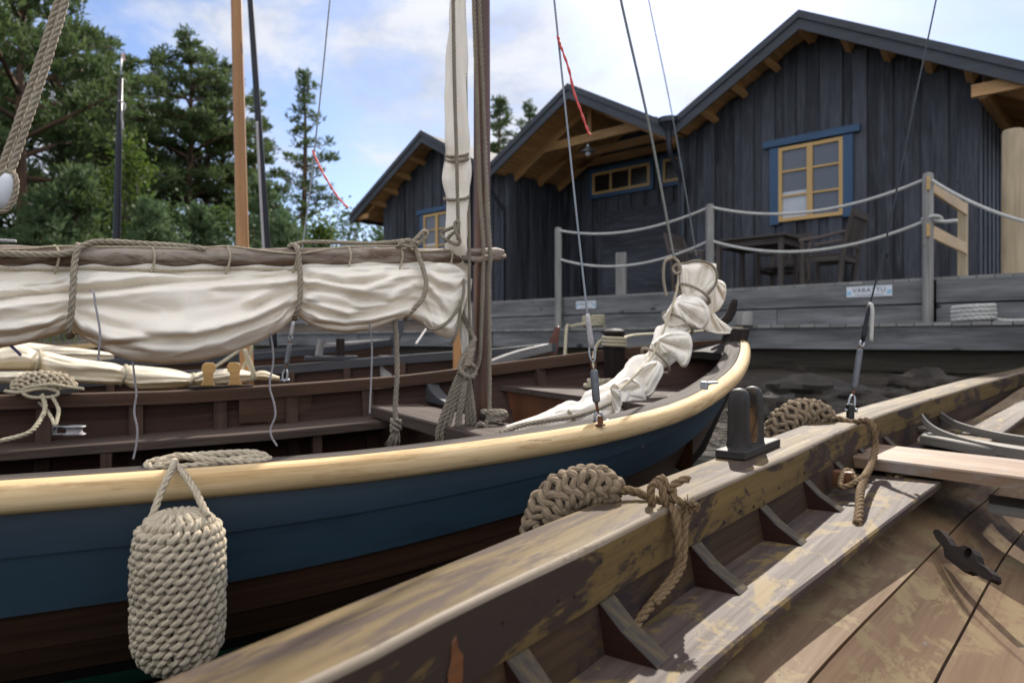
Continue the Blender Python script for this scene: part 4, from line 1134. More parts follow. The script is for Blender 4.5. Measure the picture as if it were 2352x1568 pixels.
NB = thing('brown_rowing_boat', 'worn brown open wooden boat in the right foreground with a broad scuffed gunwale', 'boat', NBp(1.2, HB, -.75))
A0, A1 = SA[0], SA[-1]
ST = [A0+(A1-A0)*i/90 for i in range(91)]
for side in (1, -1):
    m = MB(); rows = []; rf = []; re_ = []
    for a in ST:
        w = WR(a); h = FH(a); b = .004
        eb = .0075+.002*mnoise.noise(V((a*3.1, side, 2)))
        rows.append([NP(a, 0, -.03, side), NP(a, 0, -b, side), NP(a, b, 0, side), NP(a, w-eb, 0, side)])
        re_.append([NP(a, w-eb, 0, side), NP(a, w-eb*.45, -.0012, side), NP(a, w-.001, -eb*.55, side), NP(a, w, -eb, side)])
        rf.append([NP(a, w, -eb, side), NP(a, w-.002, -h, side), NP(a, .02, -h, side), NP(a, 0, -.03, side)])
    m.grid(rows, flip=side > 0); m.m = 1; m.grid(rf, flip=side > 0); m.m = 2; m.grid(re_, flip=side > 0)
    obj('gunwale', m, [M_nrail, M_nface, M_nedge], NB, smooth=50)
# interior planking: section as offset from the inner rail edge and drop below the rail
def secn(a):
    w = WR(a)
    s1 = (itab(cl(SE1, 1), a), itab(cl(SE1, 2), a)); s2 = (itab(cl(SE2, 1), a), itab(cl(SE2, 2), a))
    return w, s1, s2
RISE = lambda a: .12*sm(2.6, 5.2, a)+.10*sm(-.6, -2.4, a)
for side in (1, -1):
    m = MB(); rows = []
    for a in ST:
        w, s1, s2 = secn(a); rows.append([NP(a, w-.012, -.05, side), NP(a, w-.006, -.09, side), NP(a, w+.0, -.125, side), NP(a, w+.006, -.16, side)])
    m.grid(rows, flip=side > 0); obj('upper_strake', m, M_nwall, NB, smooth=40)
    strs = []
    for a in ST:
        w, s1, s2 = secn(a); r = RISE(a)
        A_ = (w+.035, -.175); B_ = s1; C_ = s2
        D_ = (C_[0]+.12, C_[1]-.035); E2 = (max(HB, D_[0]+.1), C_[1]-.05)
        strs.append((a, r, A_, B_, C_, D_, E2))
    for k, nm in enumerate(('bottom_plank', 'bottom_plank', 'bottom_plank', 'bottom_plank')):
        m = MB(); rows = []
        for (a, r, *pp) in strs:
            p, q = pp[k], pp[k+1]; ring = []
            g = .0028
            for i in range(7):
                f = i/6; o = lerp(p[0]+g, q[0]-g, f); z = lerp(p[1], q[1], f)-.010*math.sin(math.pi*f)*(1 if k < 2 else .3)
                ring.append(NP(a, o, z+r, side))
            ring = [ring[0]-UP*.012]+ring+[ring[-1]-UP*.012]
            rows.append(ring)
        m.grid(rows, flip=side > 0); obj(nm, m, M_nplank, NB, smooth=40)
    m = MB(); rows = []
    for (a, r, *pp) in strs:
        rows.append([NP(a, p[0], p[1]+r-.011, side) for p in pp])
    m.grid(rows, flip=side > 0); obj('seam', m, M_ngap, NB)
    # shelf
    m = MB(); rows = []
    for a in [x for x in ST if x < 4.6]:
        w = WR(a); o1 = max(w+.10, itab(cl(SHI, 1), a)); z1 = itab(cl(SHI, 2), a); r = RISE(a)*.8
        rows.append([NP(a, w+.004, -.150+r*0, side), NP(a, o1-.004, z1+r, side), NP(a, o1, z1-.004+r, side), NP(a, o1-.002, z1-.021+r, side), NP(a, w+.02, -.172+r*0, side)])
    m.grid(rows, closed=True, caps=True, flip=side > 0); obj('shelf', m, M_nshelf, NB, smooth=30)
    # outer shell
    m = MB(); rows = []
    for a in ST:
        k = max(0, 1-(max(0, a-2.0)/3.9)**2.2)
        rows.append([NP(a, .018, -.03, side)] + [NBp(a, HB-side*(HB-itab(OT, a))*f, itab(ZT, a)-.03+z) for f, z in ((.955, -.12), (.86, -.26), (.66, -.40), (.40, -.49), (.1, -.54), (0, -.55))])
    m.grid(rows, flip=side < 0); obj('outer_planking', m, M_darkpl, NB, smooth=True)
# frames: wedge brackets between gunwale and shelf (station from the image column of their foot)
def st_of(u, v, d):
    p = PH(u, v, -d*S_); return (p-o0).dot(NB_D), (p-o0).dot(NB_N)
FR = [st_of(1250, 1660, .55)[0], st_of(1487, 1512, .55)[0], st_of(1712, 1359, .55)[0], st_of(1888, 1256, .55)[0]]
dl = (FR[2]-FR[1])
FR = [FR[0]-2*dl, FR[0]-dl]+FR+[FR[-1]+dl*1.05, FR[-1]+dl*2.05, FR[-1]+dl*3.0, FR[-1]+dl*4.0]
for a in FR:
    for side in (1, -1):
        w = WR(a); r = RISE(a)*.0
        zs = lambda o: lerp(-.150, itab(cl(SHI, 2), a)+RISE(a)*.8, (o-w-.004)/max(.05, itab(cl(SHI, 1), a)-w-.004))
        prof = [(w-.03, -FH(a)+.004), (w-.008, -FH(a)+.002), (w+.028, -.115), (w+.078, zs(w+.078)+.001), (w+.0, -.152), (w-.03, -.14)]
        m = MB(); th_ = .042
        f0 = [NP(a-th_/2, o, z, side) for o, z in prof]; f1 = [NP(a+th_/2, o, z, side) for o, z in prof]
        i0 = [m.add(p, ((p-f0[0]).length, p.z)) for p in f0]; i1 = [m.add(p, ((p-f0[0]).length, p.z)) for p in f1]
        m.face(*(i0 if side > 0 else i0[::-1])); m.face(*(i1[::-1] if side > 0 else i1))
        for i in range(len(prof)):
            j = (i+1) % len(prof); m.m = 1 if i in (1, 2) else 0
            q = [m.add(f0[i], (0, 0)), m.add(f0[j], ((f0[j]-f0[i]).length, 0)), m.add(f1[j], ((f0[j]-f0[i]).length, th_)), m.add(f1[i], (0, th_))]
            m.face(*(q[::-1] if side > 0 else q))
        obj('frame', m, [M_nframe, M_nframe_t], NB)
# thwart, next thwart with pale curved knees
def plank_between(c0, c1, c2, c3, thick, name, mt, mt2=None):
    m = MB(); n = 10; rows = []
    for i in range(n+1):
        f = i/n; a = c0.lerp(c1, f); b = c3.lerp(c2, f); e = (b-a).normalized()*.005
        rows.append([a-UP*thick, a-UP*.005, a+e, b-e, b-UP*.005, b-UP*thick])
    m.grid(rows, closed=True, caps=True, flip=True); return obj(name, m, mt, NB, smooth=30)
th = -.47*S_
q0 = PH(2008, 1053, th); q1 = PH(2352, 1096, th); q2 = PH(2352, 1055, th); q3 = PH(2064, 1024, th)
ex = (q1-q0); ex.normalize()
ey = NB_D
Wt = .24
a0 = (q0-o0).dot(NB_D)
def at(a, o, z): return NBp(a, o, z)
s0 = itab(OT, a0)+WR(a0)+.004
p0 = q0+ex*-.10; p1 = q0+ex*1.25; wv = ((q3-q0)-ex*(q3-q0).dot(ex))
p3 = q3-ex*.10; p2 = p3+ex*1.25
plank_between(p0, p1, p2, p3, .034, 'thwart', M_nthw)
h2 = -.345
f0, f1, r1, r0 = PH(2190, 1012, h2), PH(2352, 1042, h2), PH(2352, 1012, h2), PH(2197, 1004, h2)
plank_between(f0-(f1-f0).normalized()*.16, f1+(f1-f0).normalized()*.9, r1+(f1-f0).normalized()*.9, r0-(f1-f0).normalized()*.16, .032, 'thwart', M_nknee)
gx = ex.copy()
def knee(pts, w=.034, name='thwart_knee'):
    q = spline([P(*p) for p in pts], 6); m = MB(); rows = []
    for i, p in enumerate(q):
        rows.append([p+NB_D*w/2+UP*.012, p-NB_D*w/2+UP*.012, p-NB_D*w/2-UP*.018, p+NB_D*w/2-UP*.018])
    m.grid(rows, closed=True, caps=True, flip=True); return obj(name, m, M_nknee, NB, smooth=40)
knee([(2118, 958, 2.66), (2132, 975, 2.62), (2155, 991, 2.57), (2190, 1005, 2.49), (2235, 1018, 2.38), (2290, 1030, 2.25), (2352, 1040, 2.14), (2420, 1050, 2.02)])
knee([(2152, 945, 3.02), (2168, 957, 2.98), (2195, 973, 2.9), (2235, 986, 2.8), (2285, 998, 2.68), (2335, 1007, 2.56), (2400, 1016, 2.42)])
# further structure seen below the thwart
g2 = PH(2290, 1160, -.60*S_); plank_between(g2-gx*.02, g2+gx*.9, g2+gx*.9+NB_D*.16, g2-gx*.02+NB_D*.16, .025, 'floor_bearer', M_nknee)
# thole block
bz = itab(ZT, 1.0)
b0 = PH(1711, 1061, -.2625); b1 = PH(1636, 1056, -.2625); b2 = PH(1793, 1027, -.2625)
bx = (b2-b0); bl = bx.length; bx.normalize(); by = (b1-b0); by = by-bx*by.dot(bx); bw = by.length; by.normalize()
bc = b0+bx*bl/2+by*bw/2
ba = (bc-o0).dot(NB_D); bc.z = itab(ZT, ba)+.0005
m = MB(); m.box(bc+UP*.0095, (bl, bw, .019), (bx, by, UP)); tbk = obj('thole_block', m, M_thole_d, NB, bev=.003)
for sg, off in ((-1, -.058), (1, .034)):
    o_ = bc+bx*off+UP*.019+by*.004; rows = []; m = MB()
    for z, lx, ly, sh in ((0, .031, .024, 0), (.004, .030, .023, 0), (.02, .026, .023, .002), (.05, .022, .022, .005), (.08, .0225, .0215, .005), (.10, .0245, .021, .003), (.116, .024, .019, .002), (.126, .0205, .0155, .001), (.132, .0145, .010, 0), (.134, .004, .003, 0)):
        ring = []
        for k in range(20):
            a = 2*math.pi*k/20; cx, cy = math.cos(a), math.sin(a)
            ring.append(o_+bx*(lx*math.copysign(abs(cx)**.45, cx)+sg*sh+.0012*math.sin(z*90+k))+by*ly*math.copysign(abs(cy)**.45, cy)+UP*z)
        rows.append(ring)
    m.grid(rows, closed=True, caps=True)
    n = 20
    if sg > 0:
        for i, f in enumerate(m.fm):
            if i % 20 in (8, 9, 10, 11) and 20 <= i < 140: m.fm[i] = 1
    obj('thole_pin', m, [M_thole_d, M_nworn], tbk, smooth=55)
# nails and a torn chip in the inner face of the gunwale
def face_pt(u, v):
    lo, hi = .3, 6.0
    for _ in range(50):
        y = (lo+hi)/2; p = P(u, v, y); a = (p-o0).dot(NB_D); d = (p-o0).dot(NB_N)-itab(OT, a)-WR(a)
        if d > 0: lo = y
        else: hi = y
    return P(u, v, lo)
for (u, v, r) in ((1381, 1289, .0026), (1284, 1378, .002), (1702, 1172, .0028), (1732, 1163, .003), (1664, 1198, .0034), (1848, 1085, .003), (2080, 968, .004), (1985, 1010, .003), (1157, 1427, .0022), (1320, 1368, .002), (1600, 1205, .0022), (1790, 1120, .0026)):
    c = face_pt(u, v); m = MB(); m.lathe(c-NB_N*.002, [(r, 0), (r, .0028), (r*.5, .0034), (0, .0035)], 9, NB_N)
    obj('nail', m, M_nail, NB)
m = MB(); c = face_pt(1040, 1528); ol_ = [(-.004, .024), (.003, .030), (.006, .016), (.014, .006), (.013, -.022), (.004, -.036), (-.008, -.03), (-.010, -.006), (-.005, .006)]
m.prism([c+NB_D*x+UP*z+NB_N*.0005 for x, z in ol_][::-1], NB_N*.002); obj('torn_chip', m, M_orange, NB, bev=.001)
# cleat on the bottom planking
cc_ = PH(2201, 1293, -.69*S_-.0); a_ = (cc_-o0).dot(NB_D)
CX = (PH(2275, 1352, -.70*S_)-PH(2125, 1238, -.66*S_)); CL = CX.length; CX.normalize(); CU = (UP+NB_N*.55).normalized(); CU = (CU-CX*CU.dot(CX)).normalized(); CY = CU.cross(CX)
m = MB(); c = PH(2201, 1300, -.69*S_)
ol = []
for x, z in ((-1, .62), (-.97, .80), (-.86, .88), (-.6, .80), (-.34, .62), (-.16, .74), (0, .98), (.17, 1.02), (.33, .9), (.45, .68), (.7, .72), (.92, .66), (1, .5), (.96, .34), (.8, .28), (.5, .25), (.32, .0), (-.32, .0), (-.5, .32), (-.8, .44)):
    ol.append((x*CL/2*.92, z*.052))
hole = [(.02+.0125*math.cos(k*math.pi/8), .040+.0125*math.sin(k*math.pi/8)) for k in range(16)]
import bmesh
bm = bmesh.new()
vo = [bm.verts.new((x, z, 0)) for x, z in ol]; vh = [bm.verts.new((x, z, 0)) for x, z in hole]
ed = [bm.edges.new((vo[i], vo[(i+1) % len(vo)])) for i in range(len(vo))]+[bm.edges.new((vh[i], vh[(i+1) % 16])) for i in range(16)]
r_ = bmesh.ops.triangle_fill(bm, use_beauty=True, use_dissolve=False, edges=ed)
bm.verts.index_update()
tri = [[v.index for v in f.verts] for f in bm.faces]
for sgn in (1, -1):
    ids = [m.add(c+CX*v.co.x+CU*v.co.y+CY*.011*sgn, (v.co.x, v.co.y)) for v in bm.verts]
    for f in tri: m.face(*[ids[i] for i in (f if sgn > 0 else f[::-1])])
for loop in (ol, hole[::-1]):
    for i in range(len(loop)):
        j = (i+1) % len(loop); q = [m.add(c+CX*p[0]+CU*p[1]+CY*s, (p[0], s)) for p, s in ((loop[i], .011), (loop[j], .011), (loop[j], -.011), (loop[i], -.011))]
        m.face(*q)
bm.free()
obj('plank_cleat', m, M_darkw, NB)

# ---------------------------------------------------------------- sails, ropes, fenders, rigging
M_canvas = canvas_mat('cream_canvas', (.92, .865, .765), (.87, .81, .70))
M_canvas2 = canvas_mat('yellowish_canvas', (.84, .76, .60), (.76, .66, .48), (.62, .42, .16))
M_boom = wood('weathered_boom', (.22, .145, .10), (.085, .048, .03), rough=.65, spec=.2, g=.9, bstr=.5, board=.35, patch=((.42, .35, .29), 2.2, .52, .06, 6), patch2=((.03, .02, .016), 4, .66, .03, 22))
M_hemp = rope_mat('hemp_rope', (.42, .36, .27), (.27, .225, .16), .5)
M_hemp_d = rope_mat('dark_hemp_rope', (.23, .155, .085), (.12, .078, .04), .6)
M_hemp_g = rope_mat('grey_hemp_rope', (.33, .285, .22), (.20, .17, .125), .6)
M_cord = rope_mat('pale_lacing', (.60, .52, .38), (.44, .37, .25), .3)
M_grey_c = rope_mat('grey_violet_cord', (.40, .375, .385), (.30, .28, .29), .2)
M_fend = rope_mat('fender_rope', (.60, .51, .37), (.42, .34, .235), .6)
M_fend_d = rope_mat('weathered_fender_rope', (.29, .215, .14), (.15, .11, .07), .8)
M_wire = plain('grey_wire', (.24, .26, .28), .5, .3, .1)
M_barrel = plain('dark_zinc', (.13, .135, .145), .5, .4, .25, 40)
M_red = plain('red_ribbon', (.62, .07, .055), .7, 0, .15)
M_seize = rope_mat('grey_seizing', (.50, .47, .47), (.36, .34, .34), .3)
def zb(u, near=.06):   # depth of the boom seen at image column u
    k = (u-1176)/F; t = (-.108-2.46*k)/(.9+.436*k*-1)
    return 2.46-.436*t-near
VC = [(-120, 588), (0, 588), (400, 591.5), (800, 589.5), (1000, 588), (1080, 585), (1155, 583)]
def boom():
    g = thing('boom', 'weathered round wooden boom running from the left edge to the mast above the furled sail', 'boom', P(560, 590, zb(560)))
    m = MB(); pts = []; rr = []
    for i in range(60):
        u = lerp(-470, 1140, i/59); pts.append(P(u, itab(VC, u)+1.5*math.sin(u*.013), zb(u))); rr.append(lerp(.0285, .024, sm(700, 1140, u))+.0012*math.sin(u*.05))
    pts += [P(1150, 582, zb(1150)), P(1156, 582, zb(1156))]; rr += [.017, .012]
    m.tube(pts, rr, 20); obj('spar', m, M_boom, g, smooth=50)
    m = MB(); m.tube([P(1060, 592, zb(1060)-.03), P(1100, 596, zb(1100)-.05), P(1130, 592, zb(1130)-.03), P(1158, 588, zb(1158))], [.008, .012, .014, .010], 8); obj('boom_jaw', m, M_boom, g, smooth=True)
    m = MB(); m.lathe(P(1078, 598, zb(1078)-.035), [(.006, -.012), (.011, -.006), (.011, .006), (.006, .012)], 10, (1, .2, .1)); m.tube([P(1065, 600, zb(1065)-.03), P(1090, 606, zb(1090)-.03)], .004, 6); obj('shackle', m, M_iron, g, smooth=True)
boom()
# ---- the furled sail under the boom
TIES = [-380, 163, 683, 972]
TOPV = [(-400, 640), (-140, 638), (60, 648), (110, 650), (163, 628), (230, 622), (420, 636), (560, 628), (683, 616), (740, 612), (860, 612), (972, 608), (1030, 602), (1062, 618), (1075, 630)]
BOTV = [(-400, 680), (-385, 720), (-330, 790), (-140, 800), (-30, 798), (20, 794), (80, 781), (125, 768), (163, 757), (200, 782), (250, 808), (310, 829), (380, 836), (450, 830), (520, 814), (590, 788), (640, 762), (670, 735), (683, 722), (700, 738), (740, 757), (800, 763), (850, 756), (905, 735), (940, 728), (972, 742), (1000, 766), (1030, 778), (1048, 765), (1062, 715), (1075, 680)]
def smtab(tab, x, w): return sum(itab(tab, x+w*(i-2)) for i in range(5))/5
CREASES = [   # traced fold lines of the roll: image points, depth, half width
 ([(150, 672), (174, 667), (271, 661), (329, 652), (425, 644), (657, 631), (690, 628)], .024, 7), ([(560, 712), (580, 706), (619, 687), (681, 668)], .022, 8), ([(230, 800), (309, 786), (445, 781), (520, 764), (580, 744), (640, 716), (682, 694)], .018, 8),
 ([(166, 719), (200, 730), (271, 752), (387, 779), (440, 776)], .013, 12), ([(164, 752), (190, 772), (271, 802), (340, 808)], .012, 9), ([(172, 700), (230, 702), (330, 716), (420, 716)], .010, 16),
 ([(480, 668), (560, 668), (620, 662), (678, 654)], .010, 7), ([(640, 742), (660, 720), (684, 702)], .012, 5),
 ([(-120, 700), (0, 685), (77, 674), (159, 667)], .024, 8), ([(-120, 742), (0, 733), (90, 726), (158, 714)], .016, 8), ([(-60, 778), (40, 772), (110, 752), (158, 728)], .014, 7), ([(-100, 664), (40, 660), (120, 652), (160, 648)], .012, 7),
 ([(692, 634), (740, 642), (790, 652), (840, 650), (900, 634)], .024, 7), ([(686, 668), (720, 664), (781, 672), (840, 690), (900, 694), (955, 672)], .022, 8), ([(688, 700), (740, 716), (800, 732), (850, 722), (905, 710), (950, 690)], .020, 7), ([(700, 690), (760, 698), (830, 712), (890, 706)], .013, 7), ([(720, 742), (790, 750), (860, 742), (925, 722)], .013, 5),
 ([(800, 624), (880, 622), (940, 616), (968, 622)], .014, 6), ([(976, 640), (1010, 660), (1050, 672)], .016, 7), ([(978, 670), (1010, 700), (1030, 730)], .014, 7), ([(985, 622), (1020, 628), (1060, 626)], .014, 6), ([(975, 700), (990, 730), (1000, 755)], .010, 6), ([(840, 668), (900, 660), (960, 640)], .012, 7)]
def crease(u, v):
    f = 0.0
    for pts, dp, w in CREASES:
        a, b = pts[0][0], pts[-1][0]
        if u < a-14 or u > b+14: continue
        vc = itab(pts, u); d = (v-vc)/(w*1.15)
        if abs(d) > 5: continue
        fade = sm(a-14, a+26, u)*(1-sm(b-26, b+14, u))
        f += 1.45*fade*dp*(-math.exp(-abs(d)*1.0)+.75*math.exp(-((d+2.0)/1.5)**2)+.45*math.exp(-((d-2.0)/1.6)**2))
    return f
def furled():
    g = thing('furled_mainsail', 'big cream canvas sail furled and hanging in bulges below the weathered boom', 'sail', P(500, 830, zb(500)))
    m = MB(); rows = []; NQ = 150
    us = [lerp(-400, 1072, i/440) for i in range(441)]
    for u in us:
        vt, vb = smtab(TOPV, u, 7), smtab(BOTV, u, 4); z0 = zb(u)-.005
        dt = min(abs(u-t) for t in TIES); pin = math.exp(-(dt/42)**2); near = math.exp(-(dt/130)**2)
        rd = lerp(.062+.022*sm(60, 260, dt)*(1 if u < 683 else .3), .036, pin)*(1-.45*sm(1030, 1072, u))
        ring = []
        for j in range(NQ):
            th = 2*math.pi*j/NQ
            # superellipse-like section: front (th around 0), q runs top -> bottom
            cz, cv = math.cos(th), math.sin(th)
            v = (vt+vb)/2-(vb-vt)/2*math.copysign(abs(cv)**.82, cv)
            q = (v-vt)/max(1, vb-vt)
            dep = rd*math.copysign(abs(cz)**.75, cz)*(.55+.75*q*(1-.35*q))
            side = 3.1 if cz < 0 else 0
            sagd = 0
            w1 = mnoise.noise(V((u*.0042, q*2.6+side, 3.1)))
            qq = q+.07*w1+.00012*(u-560)*math.sin(u*.006)
            n1 = mnoise.noise(V((u*.0030, qq*5.2+side, 7.7)))
            n2 = mnoise.noise(V((u*.0065, qq*10.5+side, 1.3)))
            n3 = mnoise.noise(V((u*.016, qq*17+side, 9.2)))
            r1 = 1-2*abs(mnoise.noise(V((u*.0048, qq*6.5+side, 5.5))))
            n4 = mnoise.noise(V((u*.0018, qq*9.0+side+u*.0006, 2.2)))
            r2 = 1-2*abs(mnoise.noise(V((u*.0026, qq*5.0+side, 8.8))))
            f = .022*n1*(1-.3*pin)+.003*n2*(.2+1.4*near)+.0016*n3*(.1+1.8*near)+.006*n4+.006*(r1**4 if r1 > 0 else 0)*(1-.5*pin)+(crease(u, v) if cz > -.2 else 0)
            # radiating creases on both sides of a tie
            tn = min(TIES, key=lambda t: abs(u-t)); ang = math.atan2(q-.5, (abs(u-tn)+16)/150)
            f += .005*near*(1-pin)*math.sin(ang*15+tn)
            cr = math.copysign(abs(cz)**.4, cz)
            pvv = v+(f*.35*cv)*F/z0*-1*.5
            ring.append(P(u, pvv, z0-dep-f*cr))
        rows.append(ring)
    m.grid(rows, closed=True, caps=True); obj('canvas', m, M_canvas, g, smooth=True)
    # strip of sail between the boom and the roll, with its bolt rope
    m = MB(); rows = []
    for i in range(140):
        u = lerp(-390, 1040, i/139); z0 = zb(u); v0 = itab(VC, u)+12; v1 = smtab(TOPV, u, 7)+26
        rows.append([P(u, lerp(v0, v1, f), z0-.012+.004*math.sin(u*.05+f*3)+f*.0) for f in (0, .33, .66, 1)])
    m.grid(rows); m.grid([[p+V((0, .006, 0)) for p in r] for r in rows], flip=True); obj('head_strip', m, M_canvas, g, smooth=True)
    m = MB(); rope_geo(m, [P(u, itab(VC, u)+28+2*math.sin(u*.02), zb(u)-.017) for u in range(-390, 1040, 60)], .0042); obj('bolt_rope', m, M_cord, g, smooth=True)
    m = MB(); rope_geo(m, [P(1066, 640, zb(1066)-.05), P(1064, 680, zb(1060)-.055), P(1050, 712, zb(1050)-.06), P(1025, 742, zb(1025)-.066), P(992, 757, zb(992)-.06), P(972, 742, zb(972)-.05)], .0058); obj('bolt_rope', m, M_hemp_g, g, smooth=True)
    m = MB(); rope_geo(m, [P(1058, 690, zb(1058)-.05), P(1055, 740, zb(1050)-.05), P(1044, 775, zb(1040)-.045), P(1034, 790, zb(1034)-.02)], .0055); obj('bolt_rope', m, M_hemp_g, g, smooth=True)
    # loose tail of cloth at the clew
    m = MB(); rows = []
    for i in range(24):
        f = i/23; uc = lerp(1055, 1066, f); w_ = lerp(26, 2, f**1.3); vv = lerp(640, 815, f)
        rows.append([P(uc+w_*a+4*math.sin(f*6+a*2), vv, zb(1060)+.02+.02*a*a+.012*math.sin(a*5+f*4)) for a in (-1, -.6, -.2, .2, .6, 1)])
    m.grid(rows); m.grid([[p+V((0, .004, 0)) for p in r] for r in rows], flip=True); obj('clew_tail', m, M_canvas, g, smooth=True)
furled()
def dfront(u, v, d): return P(u, v, zb(u)-d)
TIE = 'ropes tied round the boom and sail'
def tie(pts, r, lb, mat=M_hemp, laid=True): return rope('sail_tie', [dfront(*p) for p in pts], r, mat, lb, 'rope', TIE, laid=laid)
tie([(-330, 570, .01), (-200, 574, .03), (-60, 578, .032), (60, 584, .036), (140, 583, .037), (176, 574, .036), (196, 562, .026), (232, 555, .010), (330, 560, .004), (420, 566, .014), (470, 572, .02)], .0085, 'thick rope lying along the left end of the boom')
tie([(182, 561, .02), (178, 574, .036), (172, 598, .044), (169, 640, .058), (166, 690, .066), (162, 730, .06), (157, 760, .048), (160, 772, .0), (175, 760, -.05)], .0085, 'grey rope hitched tight round the sail at its left waist')
tie([(664, 566, .006), (676, 562, .024), (684, 574, .036), (687, 600, .04), (690, 640, .05), (689, 680, .056), (684, 712, .05), (676, 730, .02), (680, 730, -.04)], .0082, 'hemp rope hitched round the sail at its right waist')
tie([(676, 562, .022), (705, 556, .008), (780, 557, .004), (860, 559, .006), (925, 553, .012)], .0068, 'hemp rope lying on the boom between the right waist and the looped knot')
tie([(915, 564, .02), (932, 556, .034), (950, 560, .036), (958, 580, .038), (970, 612, .05), (979, 650, .058), (972, 684, .06), (956, 704, .054), (936, 724, .036), (930, 732, 0)], .008, 'hemp rope with a knot running round the sail near the mast')
tie([(940, 562, .04), (958, 546, .042), (974, 531, .036), (980, 540, .03), (966, 556, .034), (944, 566, .042), (922, 560, .036), (936, 552, .04), (962, 560, .044)], .0075, 'open rope loop standing up on the boom')
for i, (u, lb) in enumerate(((130, 'first thin lacing loop on the boom, left of the left waist'), (350, 'thin lacing loop on the boom in the middle of the big bulge'), (523, 'thin lacing loop on the boom over the right half of the big bulge'), (676, 'thin lacing loop beside the hemp rope at the right waist'), (800, 'thin lacing loop on the boom right of the right waist'), (919, 'thin lacing loop just left of the knot'), (1033, 'thin lacing loop with a frayed end near the mast'))):
    v0 = itab(VC, u)
    tie([(u-6, v0-25, -.004), (u+2, v0-20, .018), (u+6, v0-4, .031), (u+3, v0+16, .026), (u-2, v0+30, .021), (u-4, v0+38, .012)], .0035, lb, M_cord)
tie([(-380, 572, .016), (-200, 574, .02), (-80, 573, .022), (60, 571, .02), (128, 566, .014), (240, 567, .016), (350, 568, .016), (440, 571, .02), (523, 566, .012), (600, 575, .024), (676, 582, .03), (720, 578, .026), (800, 567, .014), (919, 566, .013), (960, 577, .026), (1033, 574, .024)], .0033, 'thin pale lacing line running along the whole boom', M_cord)
def cord(pts, r, lb, mat=M_grey_c, laid=False, cat='cord', grp='cords dangling from the furled sail'): return rope('dangling_cord', [dfront(*p) for p in pts], r, mat, lb, cat, grp, laid=laid)
cord([(208, 667, .07), (215, 672, .088), (219, 700, .098), (229, 755, .104), (229, 790, .102), (225, 829, .098)], .0027, 'grey violet cord dangling across the left of the big bulge')
cord([(305, 830, .02), (309, 868, .02), (313, 905, .02), (308, 945, .02), (315, 985, .02), (313, 1020, .02), (306, 1054, .02)], .0027, 'long grey violet cord hanging from the lowest part of the bulge')
cord([(621, 762, .04), (626, 800, .03), (627, 835, .02), (619, 885, .02), (629, 925, .02), (632, 955, .02), (621, 985, .02), (624, 1004, .02), (636, 1024, .02)], .0029, 'wavy grey violet cord hanging between bulge and right waist')
cord([(842, 732, .055), (849, 745, .06), (854, 800, .04), (852, 880, .03), (849, 950, .03)], .0028, 'straight grey violet cord hanging left of the thick frayed rope')
cord([(22, 792, .03), (32, 800, .034), (48, 816, .03)], .0036, 'short dark blue cord end at the left edge under the sail', rope_mat('blue_cord', (.16, .14, .26), (.1, .09, .18)))
def frayed():
    g = thing('frayed_rope', 'thick hemp rope hanging to a frayed knot left of the mast', 'rope', dfront(905, 1026, .03))
    m = MB(); rope_geo(m, [dfront(907, 722, .03), dfront(910, 780, .03), dfront(912, 860, .03), dfront(908, 930, .03), dfront(909, 968, .03)], .0085); obj('rope', m, M_hemp_g, g, smooth=True)
    m = MB(); c = dfront(909, 978, .03)
    for k in range(4):
        a = k*1.6; rope_geo(m, [c+V((.014*math.cos(a+s), .014*math.sin(a+s), .018-.009*s+k*.002)) for s in (0, 1, 2, 3, 4)], .006)
    random.seed(4)
    for k in range(60):
        a = rnd(0, 6.28); d = V((-.014+rnd(-.012, .012), rnd(-.01, .01), rnd(-.075, -.045))); s = c+V((rnd(-.01, .01), rnd(-.01, .01), -.012)); m.tube([s, s+d*.5+V((rnd(-.008, .008), 0, 0)), s+d+V((rnd(-.012, .012), rnd(-.01, .01), 0))], .0014, 4)
    obj('knot', m, M_hemp_g, g, smooth=True)
frayed()
# ---- sail furled upright along the mast
def upright():
    g = thing('furled_spritsail', 'narrow white sail rolled upright beside the brown mast and tied with rope', 'sail', P(1055, 800, 2.4))
    CL = [(-150, 1052), (0, 1053), (200, 1051), (300, 1050), (345, 1049), (420, 1043), (455, 1050), (560, 1049), (620, 1052), (700, 1060), (760, 1068), (812, 1076)]
    WD = [(-150, 15), (0, 17), (100, 22), (250, 26), (320, 27), (352, 22), (372, 26), (410, 29), (448, 24), (470, 25), (560, 25), (640, 22), (720, 18), (780, 10), (812, 3)]
    m = MB(); rows = []
    for i in range(150):
        v = lerp(-150, 812, i/149); c = smtab(CL, v, 8); w_ = smtab(WD, v, 6); z0 = 2.34 if v < 560 else lerp(2.34, 2.42, sm(560, 640, v)); ring = []
        for j in range(44):
            th = 2*math.pi*j/44; cs, sn = math.cos(th), math.sin(th)
            n = mnoise.noise(V((cs*1.2+v*.002, sn*1.2, v*.006)))*.30+mnoise.noise(V((cs*3.2, sn*3.2, v*.012)))*.16+.14*math.sin(th*3+v*.02)
            r = w_*(1+n); ring.append(P(c+r*cs, v, z0-r*.8*sn*z0/F))
        rows.append(ring)
    m.grid(rows, closed=True, caps=True); obj('canvas', m, M_canvas, g, smooth=True)
upright()
def rp(name, pts, r, lb, mat=M_hemp, laid=True, cat='rope', grp=None): return rope(name, [P(*p) for p in pts], r, mat, lb, cat, grp, laid=laid)
MG = 'ropes led down along the mast'
